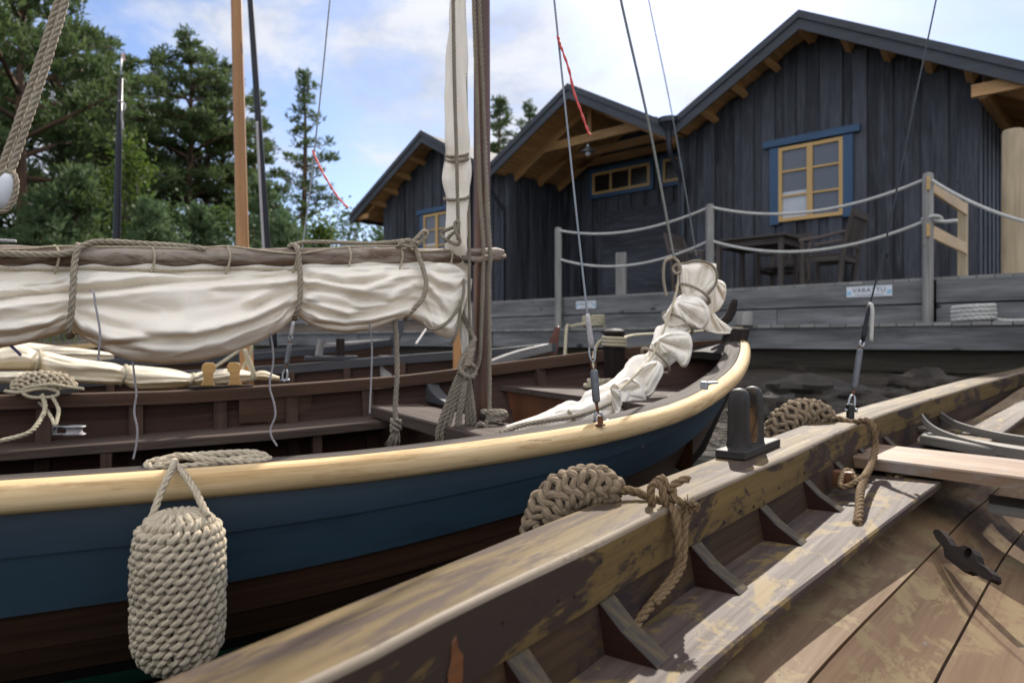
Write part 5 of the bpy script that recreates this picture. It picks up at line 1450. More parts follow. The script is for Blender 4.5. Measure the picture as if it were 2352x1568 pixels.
rp('halyard', [(1086, -200, 2.40), (1088, 0, 2.405), (1096, 232, 2.405), (1102, 425, 2.40), (1110, 565, 2.36), (1109, 640, 2.36), (1104, 785, 2.39), (1099, 835, 2.40), (1090, 850, 2.40), (1082, 838, 2.40)], .0072, 'left hemp halyard in front of the brown mast, ending in a hitch', M_hemp_g, grp=MG)
rp('halyard', [(1097, -200, 2.41), (1101, 0, 2.412), (1110, 232, 2.412), (1116, 400, 2.41), (1122, 520, 2.37), (1126, 590, 2.36), (1123, 640, 2.37), (1124, 800, 2.40), (1124, 985, 2.41)], .0078, 'right hemp halyard in front of the brown mast, reaching down to the thwart', M_hemp_g, grp=MG)
rp('sail_lashing', [(1041, -100, 2.29), (1041, 0, 2.285), (1044, 193, 2.275), (1048, 330, 2.27), (1052, 500, 2.28), (1053, 552, 2.29)], .0064, 'hemp rope running up the face of the upright white sail', M_hemp_g, grp=MG)
rp('sail_lashing', [(1066, -100, 2.34), (1066, 0, 2.34), (1070, 193, 2.34), (1075, 400, 2.34), (1078, 560, 2.33), (1078, 700, 2.36), (1080, 790, 2.38)], .0055, 'thin rope between the upright white sail and the mast', M_hemp_g, grp=MG)
for (v, c, w_, lb, n) in ((352, 1050, 24, 'upper rope band round the upright sail', 2), (451, 1049, 26, 'lower rope band round the upright sail', 1)):
    pts = []
    for k in range(n*12+1):
        a = 2*math.pi*k/12; pts.append(P(c+w_*1.08*math.cos(a), v+5*math.sin(a)+k*.9, 2.335-w_*.95*math.sin(a)*2.34/F))
    rope('sail_band', pts, .0052, M_hemp_g, lb, 'rope')
rp('sail_band', [(1022, 556, 2.29), (1035, 540, 2.27), (1050, 528, 2.265), (1054, 510, 2.27), (1045, 512, 2.27), (1048, 535, 2.26), (1056, 550, 2.265), (1050, 562, 2.27), (1022, 548, 2.28), (1015, 535, 2.3), (1040, 522, 2.27)], .006, 'knotted rope low on the upright sail just above the boom', M_hemp_g)
# hank of rope hung up on the mast
def hank():
    g = thing('rope_hank', 'coiled hank of grey rope hanging left of the foot of the mast', 'rope hank', P(1055, 1005, 2.35))
    random.seed(11)
    for (a, b, n, sp, d0) in (((1080, 800), (1016, 1008), 3, 11, 2.33), ((1072, 850), (1047, 1006), 2, 6, 2.32), ((1076, 850), (1078, 1000), 3, 9, 2.36)):
        for k in range(n):
            o_ = (k-(n-1)/2)*sp
            m = MB(); pts = [P(1086+o_*.2, 782+k*3, 2.37), P(a[0]+o_*.3, a[1]+12, d0), P(lerp(a[0], b[0], .45)+o_*.7, lerp(a[1], b[1], .4), d0-.01), P(b[0]+o_+4, lerp(a[1], b[1], .85), d0), P(b[0]+o_, b[1], d0+.0), P(b[0]+o_+6, b[1]+14, d0+.03)]
            rope_geo(m, pts, .0085); obj('strand', m, M_hemp_g, g, smooth=True)
    m = MB(); rope_geo(m, [P(1050, 868, 2.33), P(1062, 846, 2.30), P(1078, 836, 2.30), P(1092, 848, 2.33), P(1084, 866, 2.31), P(1066, 860, 2.29), P(1056, 838, 2.31), P(1072, 808, 2.33), P(1090, 780, 2.35), P(1084, 768, 2.37), P(1062, 716, 2.38), P(1052, 660, 2.36)], .0085); obj('strand', m, M_hemp_g, g, smooth=True)
hank()
def coil(c, r, n, rr, lb, mat, seed=1, flat=1.0):
    random.seed(seed); g = thing('rope_coil', lb, 'rope coil', c)
    m = MB(); pts = []
    for k in range(n*9):
        a = k/9*2*math.pi; q = r*rnd(.75, 1.1); pts.append(V(c)+V((math.cos(a)*q, math.sin(a)*q*flat, rr+rr*1.5*(k/9)*.7+rnd(-.2, .2)*rr)))
    rope_geo(m, pts, rr); obj('loops', m, mat, g, smooth=True); return g
coil(BP(1.0, -.10, -.278), .040, 4, .0085, 'small knotted rope coil at the foot of the mast', M_hemp_g, 3)
m = MB(); m.lathe(P(1108, 966, 2.30), [(.007, -.05), (.008, 0), (.013, .012), (.010, .024), (0, .028)], 12); tag(obj('belaying_pin', m, M_darkw, smooth=True), 'dark round headed pin standing above the small coil at the mast foot', 'pin')
rp('pin_hitch', [(1094, 985, 2.28), (1100, 972, 2.27), (1112, 976, 2.27), (1118, 990, 2.28), (1104, 996, 2.27), (1098, 984, 2.28), (1110, 968, 2.30), (1119, 975, 2.31), (1112, 1000, 2.29)], .007, 'twisted rope hitch wound on the round headed pin', M_hemp_g)
coil(BP(1.62, .20, -.198), .055, 3, .0095, 'flat coil of pale rope lying on the fore seat', M_rope_y, 5)
rp('mooring_line', [(1362, 960, 2.9), (1392, 842, 3.0), (1378, 800, 3.05), (1382, 768, 3.13), (1390, 758, 3.1), (1412, 757, 3.12), (1413, 763, 3.2), (1385, 764, 3.2), (1382, 770, 3.1), (1413, 770, 3.1), (1440, 771, 3.5), (1600, 765, 5.5), (1700, 755, 6.9)], .0085, 'pale rope wound round the dark post and led to the walkway', M_rope_y) if False else None
pts = []
c = BP(1.78, .33, 0)
for k in range(31):
    a = 2*math.pi*k/10+1; pts.append(c+V((math.cos(a)*.049, math.sin(a)*.049, .022-.009*k/10*1.6)))
rope('mooring_line', [P(1372, 868, 3.0), P(1362, 842, 3.05), P(1365, 812, 3.1), P(1378, 785, 3.12)]+pts+[P(1450, 771, 3.6), P(1560, 764, 4.8), P(1705, 752, 7.2)], .0085, M_rope_y, 'pale rope wound round the dark post in the bow and led towards the walkway', 'rope', laid=False)
# ---- foresail bundle in the bow
def foresail():
    g = thing('furled_foresail', 'white foresail bundled and lashed from the bow down into the boat', 'sail', P(1480, 860, 2.5))
    AX = [(1163, 991, 1.95, 15), (1235, 980, 2.05, 27), (1308, 960, 2.15, 38), (1365, 940, 2.25, 46), (1420, 913, 2.36, 48), (1455, 880, 2.45, 42), (1482, 848, 2.53, 42), (1518, 812, 2.64, 38), (1545, 770, 2.72, 42), (1562, 735, 2.78, 36), (1582, 700, 2.84, 37), (1598, 665, 2.89, 46), (1606, 630, 2.92, 46), (1607, 604, 2.93, 40)]
    pts = spline([V((a, b, c)) for a, b, c, d in AX], 14); rad = []
    for i in range(len(AX)-1):
        for k in range(14): rad.append(lerp(AX[i][3], AX[i+1][3], k/14))
    rad.append(AX[-1][3])
    m = MB(); rows = []; n = len(pts)
    for i, p in enumerate(pts):
        a = pts[max(0, i-1)]; b = pts[min(n-1, i+1)]; d = V((b.x-a.x, b.y-a.y)).normalized(); nn = V((-d.y, d.x))
        s = i/n; ring = []
        pin = max(math.exp(-((i-q)/3.4)**2) for q in (36, 92, 118, 146))
        for j in range(110):
            th = 2*math.pi*j/110; cs, sn = math.cos(th), math.sin(th)
            rg = 1-2*abs(mnoise.noise(V((cs*1.2+4+s*2, sn*1.2, s*5))))
            f = .92+.20*mnoise.noise(V((cs*1.1, sn*1.1, s*6)))+.16*max(0, rg)**3+.06*math.sin(th*3+s*16)-.16*(1-abs(math.sin(th*2+s*15)))**3-.09*(1-abs(math.sin(th*3.5-s*22)))**3*(.6+pin)
            r = rad[i]*f*(1-.25*pin)*.94; ring.append(P(p.x+nn.x*r*cs, p.y+nn.y*r*cs, p.z-r*.8*sn*p.z/F))
        rows.append(ring)
    m.grid(rows, closed=True, caps=True); obj('canvas', m, M_canvas, g, smooth=True)
    def flap(ctr, name='loose_fold'):   # a curling tongue of cloth, given by edge pairs (image point a, image point b, depth)
        m = MB(); rows = []
        cs = [(spline([V(P(*a)) for a, b, z in [(c[0], c[1], 0) for c in ctr]], 6)), (spline([V(P(*c[1])) for c in ctr], 6))]
        for A_, B_ in zip(*cs):
            rows.append([A_.lerp(B_, f)+V((0, -.03*math.sin(f*math.pi), .006*math.sin(f*9))) for f in [k/10 for k in range(11)]])
        m.grid(rows); m.grid([[p+V((0, .004, -.001)) for p in r] for r in rows], flip=True); obj(name, m, M_canvas, g, smooth=True)
    def curl(a, b, ra, rb, face, open_=200, seed=1):
        # an open cone of cloth from a to b (image points with depth); its mouth looks along the image angle face
        A_, B_ = P(*a), P(*b); ax = (B_-A_).normalized(); fx = V((math.cos(face), -.55, -math.sin(face))); fx = (fx-ax*fx.dot(ax)).normalized(); fy = ax.cross(fx)
        m = MB(); rows = []; n = 16
        for i in range(n+1):
            f = i/n; c = A_.lerp(B_, f); r = lerp(ra, rb, f**.8)*A_.y/F; ring = []
            for j in range(25):
                th = R(180)+R(open_)*(j/24-.5)*(1-.1*f)+.0; k = 1+.16*mnoise.noise(V((j*.13, f*2.2, seed)))+.10*math.sin(j*.5+f*3+seed)
                e = 1+.35*f*abs(j/12-1)**3
                ring.append(c+(fx*math.cos(th)*k+fy*math.sin(th)*k*e)*r+ax*(.018*f*math.cos((j/24-.5)*math.pi*2)*1.0))
            rows.append(ring)
        m.grid(rows); m.grid([[p+V((0, .003, .0015)) for p in r] for r in rows], flip=True); obj('loose_fold', m, M_canvas, g, smooth=True)
    def lobe(out, z0, bulge, z1=None, seed=1, apex=None):
        apex = apex or out[0]; bulge *= .62
        # a hanging tongue of doubled cloth: traced rim, swelling towards the viewer
        n = len(out); cx = sum(p[0] for p in out)/n; cy = sum(p[1] for p in out)/n; z1 = z0 if z1 is None else z1
        rim = spline([V((a, b, 0)) for a, b in out+out[:1]], 12)[:-1]
        u0, u1 = min(p[0] for p in out), max(p[0] for p in out)
        m = MB()
        for sg in (-1, 1):
            rows = []
            for k in range(23):
                rho = (k/22)**.75; ring = []
                for i, p in enumerate(rim):
                    u = cx+(p.x-cx)*rho; v = cy+(p.y-cy)*rho; zz = lerp(z0, z1, (u-u0)/(u1-u0))
                    h = bulge*math.sqrt(max(0, 1-rho**2.6))*(1+.35*mnoise.noise(V((u*.03, v*.03, seed))))+(.012*mnoise.noise(V((u*.05+v*.02, v*.015, seed+3))))*(1-rho**4)
                    an = math.atan2(v-apex[1], u-apex[0]); dd = math.hypot(u-apex[0], v-apex[1])
                    pl = 1-abs(math.sin(an*3.4+seed*1.7+.004*dd)); pl2 = 1-abs(math.sin(an*7.3+seed*.9-.006*dd))
                    h += (-.022*pl**3+.008*(1-pl)-.009*pl2**3)*(1-rho**5)*min(1, dd/18)
                    h += .016*math.exp(-((rho-.90)/.07)**2)*(.5+.5*math.sin(i*.11+seed))
                    ring.append(P(u, v, zz+sg*(h if sg < 0 else .35*h)))
                rows.append(ring)
            m.grid(rows, closed=True, flip=sg > 0)
        obj('loose_fold', m, M_canvas, g, smooth=True, weld=True)
    lobe([(1494, 790), (1520, 770), (1548, 760), (1580, 764), (1590, 785), (1588, 815), (1578, 840), (1566, 842), (1552, 826), (1530, 812), (1508, 815)], 2.62, .045, 2.56, 1, (1500, 775))
    lobe([(1520, 728), (1542, 702), (1571, 684), (1606, 684), (1628, 708), (1630, 738), (1612, 756), (1590, 748), (1560, 748), (1536, 750)], 2.74, .045, 2.70, 2, (1548, 690))
    lobe([(1622, 700), (1640, 718), (1655, 735), (1692, 762), (1676, 768), (1640, 766), (1612, 752)], 2.90, .03, 2.98, 3)
    lobe([(1562, 606), (1600, 598), (1632, 606), (1647, 626), (1644, 654), (1624, 678), (1596, 680), (1566, 670)], 2.86, .05, 2.86, 4, (1590, 700))
    lobe([(1640, 640), (1660, 646), (1668, 660), (1664, 690), (1648, 714), (1630, 712), (1626, 680)], 2.92, .04, 2.95, 5)
    lobe([(1416, 882), (1436, 868), (1458, 872), (1474, 888), (1486, 924), (1470, 934), (1448, 930), (1424, 908)], 2.36, .03, 2.40, 6, (1412, 905))
    lobe([(1400, 888), (1410, 878), (1420, 884), (1427, 905), (1424, 948), (1412, 950), (1405, 915)], 2.28, .022, 2.28, 7)
    lobe([(1456, 856), (1490, 832), (1516, 832), (1524, 852), (1512, 880), (1496, 908), (1480, 912), (1464, 890)], 2.46, .035, 2.46, 8, (1520, 825))
    m = MB(); rope_geo(m, [P(1566, 607, 2.845), P(1600, 599, 2.835), P(1632, 607, 2.83), P(1646, 627, 2.83), P(1643, 654, 2.83), P(1624, 678, 2.83)], .0055); obj('bolt_rope', m, M_hemp_g, g, smooth=True)
foresail()
FG = 'thin ropes lashing the foresail'
def loop_at(c, w_, ang, z, lb, r=.006, sq=.35):
    pts = []; d = V((math.cos(ang), math.sin(ang))); nn = V((-d.y, d.x))
    for k in range(14):
        a = 2*math.pi*k/12; pts.append(P(c[0]+nn.x*w_*math.cos(a)+d.x*w_*sq*math.sin(a), c[1]+nn.y*w_*math.cos(a)+d.y*w_*sq*math.sin(a), z-w_*math.sin(a)*z/F*1.0))
    rope('foresail_lashing', pts, r, M_hemp, lb, 'rope', FG)
loop_at((1310, 962), 20, -.35, 2.13, 'rope ring round the thin lower end of the foresail')
loop_at((1506, 828), 40, -.85, 2.62, 'rope ring round the middle of the foresail bundle', .0055)
loop_at((1556, 742), 40, -1.0, 2.76, 'rope ring round the upper part of the foresail bundle', .0055)
loop_at((1592, 675), 42, -1.1, 2.86, 'rope ring just below the rounded head of the foresail', .006)
rp('foresail_lashing', [(1150, 994, 1.86), (1200, 976, 1.92), (1265, 964, 2.00), (1310, 958, 2.04), (1360, 944, 2.12), (1402, 926, 2.2)], .0075, 'hemp rope running along the lower tail of the foresail', grp=FG)
rp('foresail_lashing', [(1420, 900, 2.27), (1470, 850, 2.42), (1492, 826, 2.5), (1512, 790, 2.58), (1528, 748, 2.65), (1545, 700, 2.72), (1556, 660, 2.76), (1558, 630, 2.78)], .0048, 'thin tan line running up the left side of the foresail', M_cord, grp=FG, laid=False)
rp('foresail_lashing', [(1548, 590, 2.80), (1538, 594, 2.79), (1526, 604, 2.78), (1524, 640, 2.78), (1530, 678, 2.78)], .0062, 'rope loop hanging left of the foresail head', grp=FG)
rp('foresail_lashing', [(1548, 592, 2.80), (1560, 604, 2.78), (1563, 622, 2.77), (1552, 628, 2.76), (1546, 616, 2.77), (1556, 608, 2.76), (1562, 630, 2.78)], .006, 'small knot where the forestay meets the foresail head', grp=FG)
# ---- stays with their fittings
SG = 'thin stays rising out of the picture'
def stay(pts, r, lb, mat=M_wire): return rp('stay', pts, r, lb, mat, False, 'stay', SG)
stay([(1251, -220, 1.95), (1273, 0, 1.86), (1300, 260, 1.79), (1325, 500, 1.74), (1349, 722, 1.70)], .0028, 'grey wire stay with a red ribbon coming down to the blue boat gunwale')
def turnbuckle(pts, lb, sc=1.0, seize=None):
    # pts: (u, v, depth) seizing top, eye, barrel top, barrel bottom, fork, shackle end
    A_ = [P(*p) for p in pts]; g = thing('turnbuckle', lb, 'turnbuckle', A_[-1])
    m = MB(); m.tube([A_[0], A_[0].lerp(A_[1], .3), A_[0].lerp(A_[1], .8), A_[1]], [.0045*sc, .0065*sc, .0075*sc, .006*sc], 10); obj('seizing', m, seize or M_seize, g, smooth=True)
    def ring(a, b, w_, r, mat, nm):
        m = MB(); d = (b-a); L = d.length; d.normalize(); X = d.cross(V((0, 1, 0))).normalized(); q = []
        for k in range(15): an = 2*math.pi*k/14; q.append((a+b)/2+d*(L/2*math.cos(an))+X*(w_*math.sin(an)))
        m.tube(q, r, 7, caps=False); return obj(nm, m, mat, g, smooth=True)
    ring(A_[1]-(A_[2]-A_[1])*.2, A_[2].lerp(A_[1], .35), .007*sc, .0028*sc, M_steel, 'thimble'); ring(A_[1].lerp(A_[2], .5), A_[2], .0055*sc, .0025*sc, M_rust, 'eye')
    m = MB(); m.tube([A_[2], A_[2].lerp(A_[3], .04), A_[2].lerp(A_[3], .1), A_[2].lerp(A_[3], .9), A_[2].lerp(A_[3], .96), A_[3]], [.0045*sc, .0085*sc, .0095*sc, .0095*sc, .0085*sc, .0045*sc], 14); obj('barrel', m, M_barrel, g, smooth=40)
    m = MB(); m.tube([A_[3], A_[4]], .0038*sc, 8); obj('screw', m, M_rust, g, smooth=True)
    ring(A_[4]-(A_[5]-A_[4])*.15, A_[5], .010*sc, .0036*sc, M_steel, 'shackle')
    m = MB(); c = A_[5].lerp(A_[4], .12); m.tube([c-V((.018*sc, 0, 0)), c+V((.018*sc, 0, 0))], .0042*sc, 8); m.lathe(c+V((.014*sc, 0, 0)), [(.007*sc, 0), (.007*sc, .006*sc), (0, .0065*sc)], 8, (1, 0, 0)); obj('shackle_pin', m, M_steel, g, smooth=True)
turnbuckle([(1349, 720, 1.70), (1359, 800, 1.69), (1364, 848, 1.69), (1370, 925, 1.68), (1374, 950, 1.68), (1379, 972, 1.68)], 'grey turnbuckle with white seizing and rusty eye on the near blue gunwale')
stay([(2178, -160, 2.75), (2150, 0, 2.66), (2095, 260, 2.52), (2040, 530, 2.42), (1998, 700, 2.37)], .003, 'dark thin stay rising from the near brown boat at the right', M_black)
turnbuckle([(1998, 695, 2.37), (1981, 785, 2.345), (1976, 800, 2.34), (1962, 895, 2.315), (1958, 912, 2.31), (1953, 946, 2.30)], 'long grey turnbuckle rising from the outer edge of the brown gunwale', 1.05, M_black)
m = MB(); c = P(1953, 952, 2.30); m.box(c+UP*-.01, (.02, .02, .09)); tag(obj('shroud_plate', m, M_iron, bev=.002), 'dark iron strap below the long turnbuckle at the brown gunwale', 'strap')
rp('rope_tail', [(1996, 702, 2.36), (2000, 697, 2.34), (2004, 710, 2.335), (2003, 745, 2.335), (2001, 784, 2.335)], .0062, 'short white rope tail hanging beside the long turnbuckle', M_rope_w, False)
stay([(1391, -180, 2.58), (1426, 0, 2.64), (1487, 270, 2.72), (1522, 450, 2.77), (1548, 592, 2.80)], .0052, 'greenish grey forestay rope running down to the foresail head', rope_mat('stay_rope', (.30, .31, .28), (.2, .21, .19), .3))
stay([(1466, -150, 5.6), (1490, 0, 5.7), (1545, 270, 5.9), (1600, 590, 6.1)], .005, 'faint bluish stay just right of the greenish forestay')
stay([(778, -160, 3.1), (758, 0, 3.06), (738, 200, 3.0), (710, 450, 2.94), (672, 735, 2.88)], .0035, 'thin blue grey stay left of the white upright sail')
turnbuckle([(674, 738, 2.88), (668, 772, 2.87), (666, 788, 2.87), (658, 838, 2.85), (656, 852, 2.85), (653, 876, 2.845)], 'dark turnbuckle on the far gunwale below the furled sail', 1.0)
def ribbon(pts, lb):
    m = MB(); q = spline([P(*p) for p in pts], 8); m.tube(q, [.004+.0035*abs(math.sin(i*.7)) for i in range(len(q))], 6, squash=.35); tag(obj('red_ribbon', m, M_red, smooth=True), lb, 'ribbon', 'red ribbons tied to stays')
ribbon([(1282, 84, 1.83), (1283, 92, 1.825), (1290, 112, 1.82), (1306, 158, 1.81), (1318, 210, 1.80), (1334, 255, 1.79), (1350, 300, 1.79), (1356, 310, 1.79)], 'red ribbon flying from the wire stay in front of the middle cabin')
ribbon([(719, 345, 2.96), (722, 356, 2.95), (738, 390, 2.93), (758, 425, 2.92), (778, 455, 2.92), (800, 478, 2.92)], 'red ribbon flying from the thin stay before the slender pine')
# ---- double rope with a block at the left edge
DG = 'double rope at the left edge'
rp('hoist_rope', [(360, -700, 1.72), (182, -120, 1.62), (152, 0, 1.6), (100, 170, 1.57), (40, 350, 1.55), (16, 420, 1.54)], .0082, 'right strand of the thick double rope at the upper left', grp=DG)
rp('hoist_rope', [(342, -700, 1.73), (164, -120, 1.63), (134, 0, 1.61), (80, 170, 1.58), (20, 340, 1.56), (-18, 450, 1.55)], .0082, 'left strand of the thick double rope at the upper left', grp=DG)
def block():
    g = thing('pulley_block', 'pale wooden pulley block with a rope strop at the left edge', 'pulley block', P(6, 480, 1.545))
    m = MB(); c = P(14, 440, 1.545); X = V((.25, 0, 1)).normalized(); 
    m.lathe(c-X*.042, [(.0, 0), (.012, .004), (.019, .02), (.021, .042), (.019, .064), (.012, .080), (0, .084)], 20, X); obj('cheek', m, M_white, g, smooth=True)
    m = MB(); q = []
    for k in range(20): a = 2*math.pi*k/19; q.append(c+X*(.046*math.cos(a))+V((1, 0, -.25)).normalized()*(.024*math.sin(a))+V((0, -.004, 0)))
    rope_geo(m, q, .006); obj('strop', m, M_hemp, g, smooth=True)
block()
rp('cord_end', [(-60, 550, 1.7), (0, 552, 1.7), (36, 554, 1.7)], .004, 'pale whipped cord end at the left edge above the boom', M_seize, False)
# ---------------------------------------------------------------- fenders
def knit(mb, fn, rows, cols, r, seed=0, style=0):
    # fn(s, th) -> point on the body, s 0..1 along, th round; every stitch is a bent strand lying over its neighbours
    random.seed(seed)
    for i in range(rows):
        for j in range(cols):
            sh = .5*(i % 2)+.17*i+rnd(-.08, .08); js = rnd(-.10, .10)
            def q(ds, dt, out):
                s = (i+.5+ds+js)/rows; th = 2*math.pi*(j+sh+dt)/cols
                s = min(.999, max(.001, s)); p = fn(s, th); a = fn(min(.999, s+.01), th); b = fn(max(.001, s-.01), th); c_ = fn(s, th+.05); d = fn(s, th-.05)
                n = (c_-d).cross(a-b)
                if n.length > 1e-9: n.normalize()
                return p+n*out
            jt = lambda: rnd(-.09, .09)
            k = rnd(.86, 1.1)*r
            if style == 0:    # knitted: slanting strand with a smaller one hooked under its head
                mb.tube(spline([q(-.48, -.62, -k*1.0), q(-.36+jt(), -.40, k*.25), q(-.08+jt(), -.05+jt(), k*1.0), q(.22+jt(), .26, k*.85), q(.38, .44, k*.05), q(.44, .55, -k*1.0)], 3), [k*.6]*2+[k*.92]*11+[k*.6]*3, 7)
                mb.tube(spline([q(.46, .40, -k*.6), q(.22+jt(), .52, k*.45), q(-.10+jt(), .70, k*.7), q(-.40+jt(), .78, k*.3), q(-.55, .80, -k*.8)], 3), [k*.62]*13, 6)
            else:             # braided: long flat strands crossing over and under
                sg = 1 if (i+j) % 2 else -1
                mb.tube(spline([q(-.62*sg, -.90, -k*.9), q(-.40*sg+jt(), -.50, k*.30), q(-.05*sg+jt(), 0, k*.75), q(.35*sg+jt(), .45, k*.35), q(.6*sg, .85, -k*.9)], 4), [k*.75]*3+[k*1.0]*11+[k*.75]*3, 8, squash=.8)
def fender_body(name, path, rad, rows, cols, r, mat, core, parent, seed, style=0):
    path = [V(p) for p in path]; fine = resample(spline(path, 12), .004); n = len(fine)
    rt = []
    L = len(path)-1
    frames = []; N = None
    for k, p in enumerate(fine):
        T = (fine[min(k+1, n-1)]-fine[max(k-1, 0)]).normalized()
        N = T.orthogonal().normalized() if N is None else (N-T*N.dot(T)).normalized()
        frames.append((N.copy(), T.cross(N)))
    tabr = [(i/(len(rad)-1), x) for i, x in enumerate(rad)]
    def fn(s, th):
        f = s*(n-1); i = min(n-2, int(f)); p = fine[i].lerp(fine[i+1], f-i); a, b = frames[i]; R_ = itab(tabr, s)
        return p+(a*math.cos(th)+b*math.sin(th))*R_
    m = MB(); knit(m, fn, rows, cols, r, seed, style); obj(name, m, mat, parent, smooth=True)
    m = MB(); m.grid([[fn(s/20*.998+.001, 2*math.pi*j/18)*1.0 for j in range(18)] for s in range(21)], closed=True, caps=True)
    obj('core', m, core, parent, smooth=True)
M_core = plain('fender_core', (.10, .08, .055), .95, 0, .3, 30); M_core_d = plain('dark_fender_core', (.05, .036, .024), .95, 0, .3, 30)
def big_fender():
    zf = 1.055; top = P(411, 1192, zf); g = thing('rope_fender', 'large pale knitted rope fender hanging on the blue hull', 'fender', P(411, 1545, zf))
    A_ = P(411, 1200, zf); B_ = P(411, 1524, zf)
    Rr = .0655
    prof = [.034, .051, .055, .057, .0575, .0575, .0575, .0575, .0575, .0575, .057, .0565, .0545, .047, .026]
    ax = [A_+UP*.006, A_.lerp(B_, .33), A_.lerp(B_, .66), B_]
    fender_body('knitted_cover', ax, prof, 19, 24, .0056, M_fend, M_core, g, 5)
    m = MB()
    for k in range(17):
        a = 2*math.pi*k/17; d = V((math.cos(a), math.sin(a), 0)); c = A_+UP*.004
        m.tube([c+d*.010-UP*.012, c+d*.013+UP*.005, c+d*.026+UP*.010, c+d*.040+UP*.004, c+d*.048-UP*.010], [.004, .0052, .0058, .0054, .0045], 7)
    obj('top_loops', m, M_fend, g, smooth=True)
    m = MB()
    for pts in ([P(341, 1210, 1.05), P(352, 1178, 1.055), P(372, 1125, 1.075), P(392, 1083, 1.10), P(399, 1066, 1.145), P(402, 1058, 1.18)], [P(478, 1185, 1.05), P(464, 1158, 1.06), P(445, 1120, 1.08), P(424, 1090, 1.105), P(408, 1072, 1.145), P(400, 1060, 1.18)]):
        rope_geo(m, pts, .0056)
    obj('lanyard', m, M_fend, g, smooth=True)
    m = MB(); c = BP((V(PH(452, 1066, -.2145))-C0).dot(TA)+.02, -hw(.1, 0)+.04, -.214); X = TA; Y = TN
    rope_geo(m, [P(402, 1060, 1.18), c-X*.085-Y*.012, c-X*.095+Y*.010+UP*.006, c-X*.05+Y*.016+UP*.012, c+X*.0-Y*.004+UP*.016, c+X*.07+Y*.012+UP*.012, c+X*.10+Y*.004, c+X*.07-Y*.016, c+X*.0-Y*.014+UP*.008, c-X*.05+Y*.004+UP*.016, c-X*.08-Y*.014+UP*.004, c-X*.03-Y*.018, c+X*.06-Y*.006+UP*.006, c+X*.085+Y*.01+UP*.002], .007)
    obj('belayed_rope', m, M_fend, g, smooth=True)
big_fender()
def rail_fender(path, rad, rows, cols, r, lb, seed, mat=M_fend_d, core=M_core_d):
    g = thing('rope_fender', lb, 'fender', P(*path[-1])); fender_body('knitted_cover', [P(*p) for p in path], rad, rows, cols, r, mat, core, g, seed, 1); return g
fa = rail_fender([(1420, 1130, 1.15), (1385, 1118, 1.16), (1335, 1122, 1.165), (1280, 1150, 1.165), (1252, 1195, 1.16), (1238, 1245, 1.155), (1234, 1290, 1.15)], [.010, .024, .029, .0295, .0295, .029, .027, .021, .011], 17, 12, .0073, 'brown braided rope fender draped over the near gunwale, nearest of two', 6)
fb = rail_fender([(1908, 962, 2.24), (1882, 950, 2.24), (1840, 950, 2.24), (1805, 970, 2.23), (1786, 1000, 2.22), (1780, 1040, 2.21)], [.012, .031, .037, .039, .038, .031, .018], 15, 12, .0085, 'darker braided rope fender draped over the gunwale behind the wooden uprights', 9)
cfp = BP(cf, hw(cf, 0)-.05, -dsh(cf, 1)+.02)
fc = thing('rope_fender', 'small pale knitted fender lying on the far gunwale at the left', 'fender', cfp)
fender_body('knitted_cover', [cfp-TA*.10+UP*.004, cfp-TA*.06+UP*.020, cfp+UP*.026, cfp+TA*.06+UP*.018, cfp+TA*.095], [.012, .03, .036, .037, .034, .028, .012], 12, 11, .0064, M_fend, M_core, fc, 12)
m = MB(); c = cfp-TN*.032
rope_geo(m, [c-TA*.12-TN*.0+UP*.0, c-TA*.07-TN*.02-UP*.005, c-TA*.0-TN*.028+UP*.008, c+TA*.05-TN*.02-UP*.008, c+TA*.03-TN*.03-UP*.025, c-TA*.04-TN*.03-UP*.022, c-TA*.06-TN*.02+UP*.006, c+TA*.02-TN*.03+UP*.022, c+TA*.08-TN*.015+UP*.01, c+TA*.13-TN*.0+UP*.0], .0065)
obj('lanyard', m, M_rope_y, fc, smooth=True)
rope('halyard_tail', [c-TN*.03-UP*.015, P(104, 938, 2.58), P(85, 975, 2.50), P(60, 996, 2.45), P(0, 1012, 2.40), P(-60, 1018, 2.36)], .0082, M_rope_y, 'pale rope running from the far cleat down over the bench to the left edge', 'rope')
rope('halyard_tail', [c-TN*.03-UP*.02+TA*.03, P(134, 938, 2.60), P(132, 960, 2.56), P(126, 976, 2.53), P(118, 958, 2.56), P(98, 930, 2.62), P(80, 918, 2.66)], .0065, M_rope_y, 'thin pale rope loop from the far cleat to the small metal block', 'rope')
def small_block():
    t_ = -.53; p = P(158, 987, 2.46); g = thing('metal_block', 'small grey metal block with a pale wheel lying on the side bench', 'pulley block', p)
    m = MB(); m.lathe(p+V((.02, 0, -.012)), [(.030, 0), (.025, .005), (.024, .010), (.025, .015), (.030, .020), (0, .021)], 28); obj('wheel', m, M_seize, g, smooth=40)
    for z in (-.017, .010):
        m = MB(); m.lathe(p+V((.02, 0, z)), [(.034, 0), (.036, .002), (.034, .004), (0, .0045)], 28); m.box(p+V((-.022, 0, z+.002)), (.055, .022, .003)); obj('cheek', m, M_barrel, g, smooth=40)
    m = MB(); m.box(p+V((-.050, 0, -.002)), (.005, .022, .032)); obj('strap', m, M_barrel, g, bev=.001)
small_block()
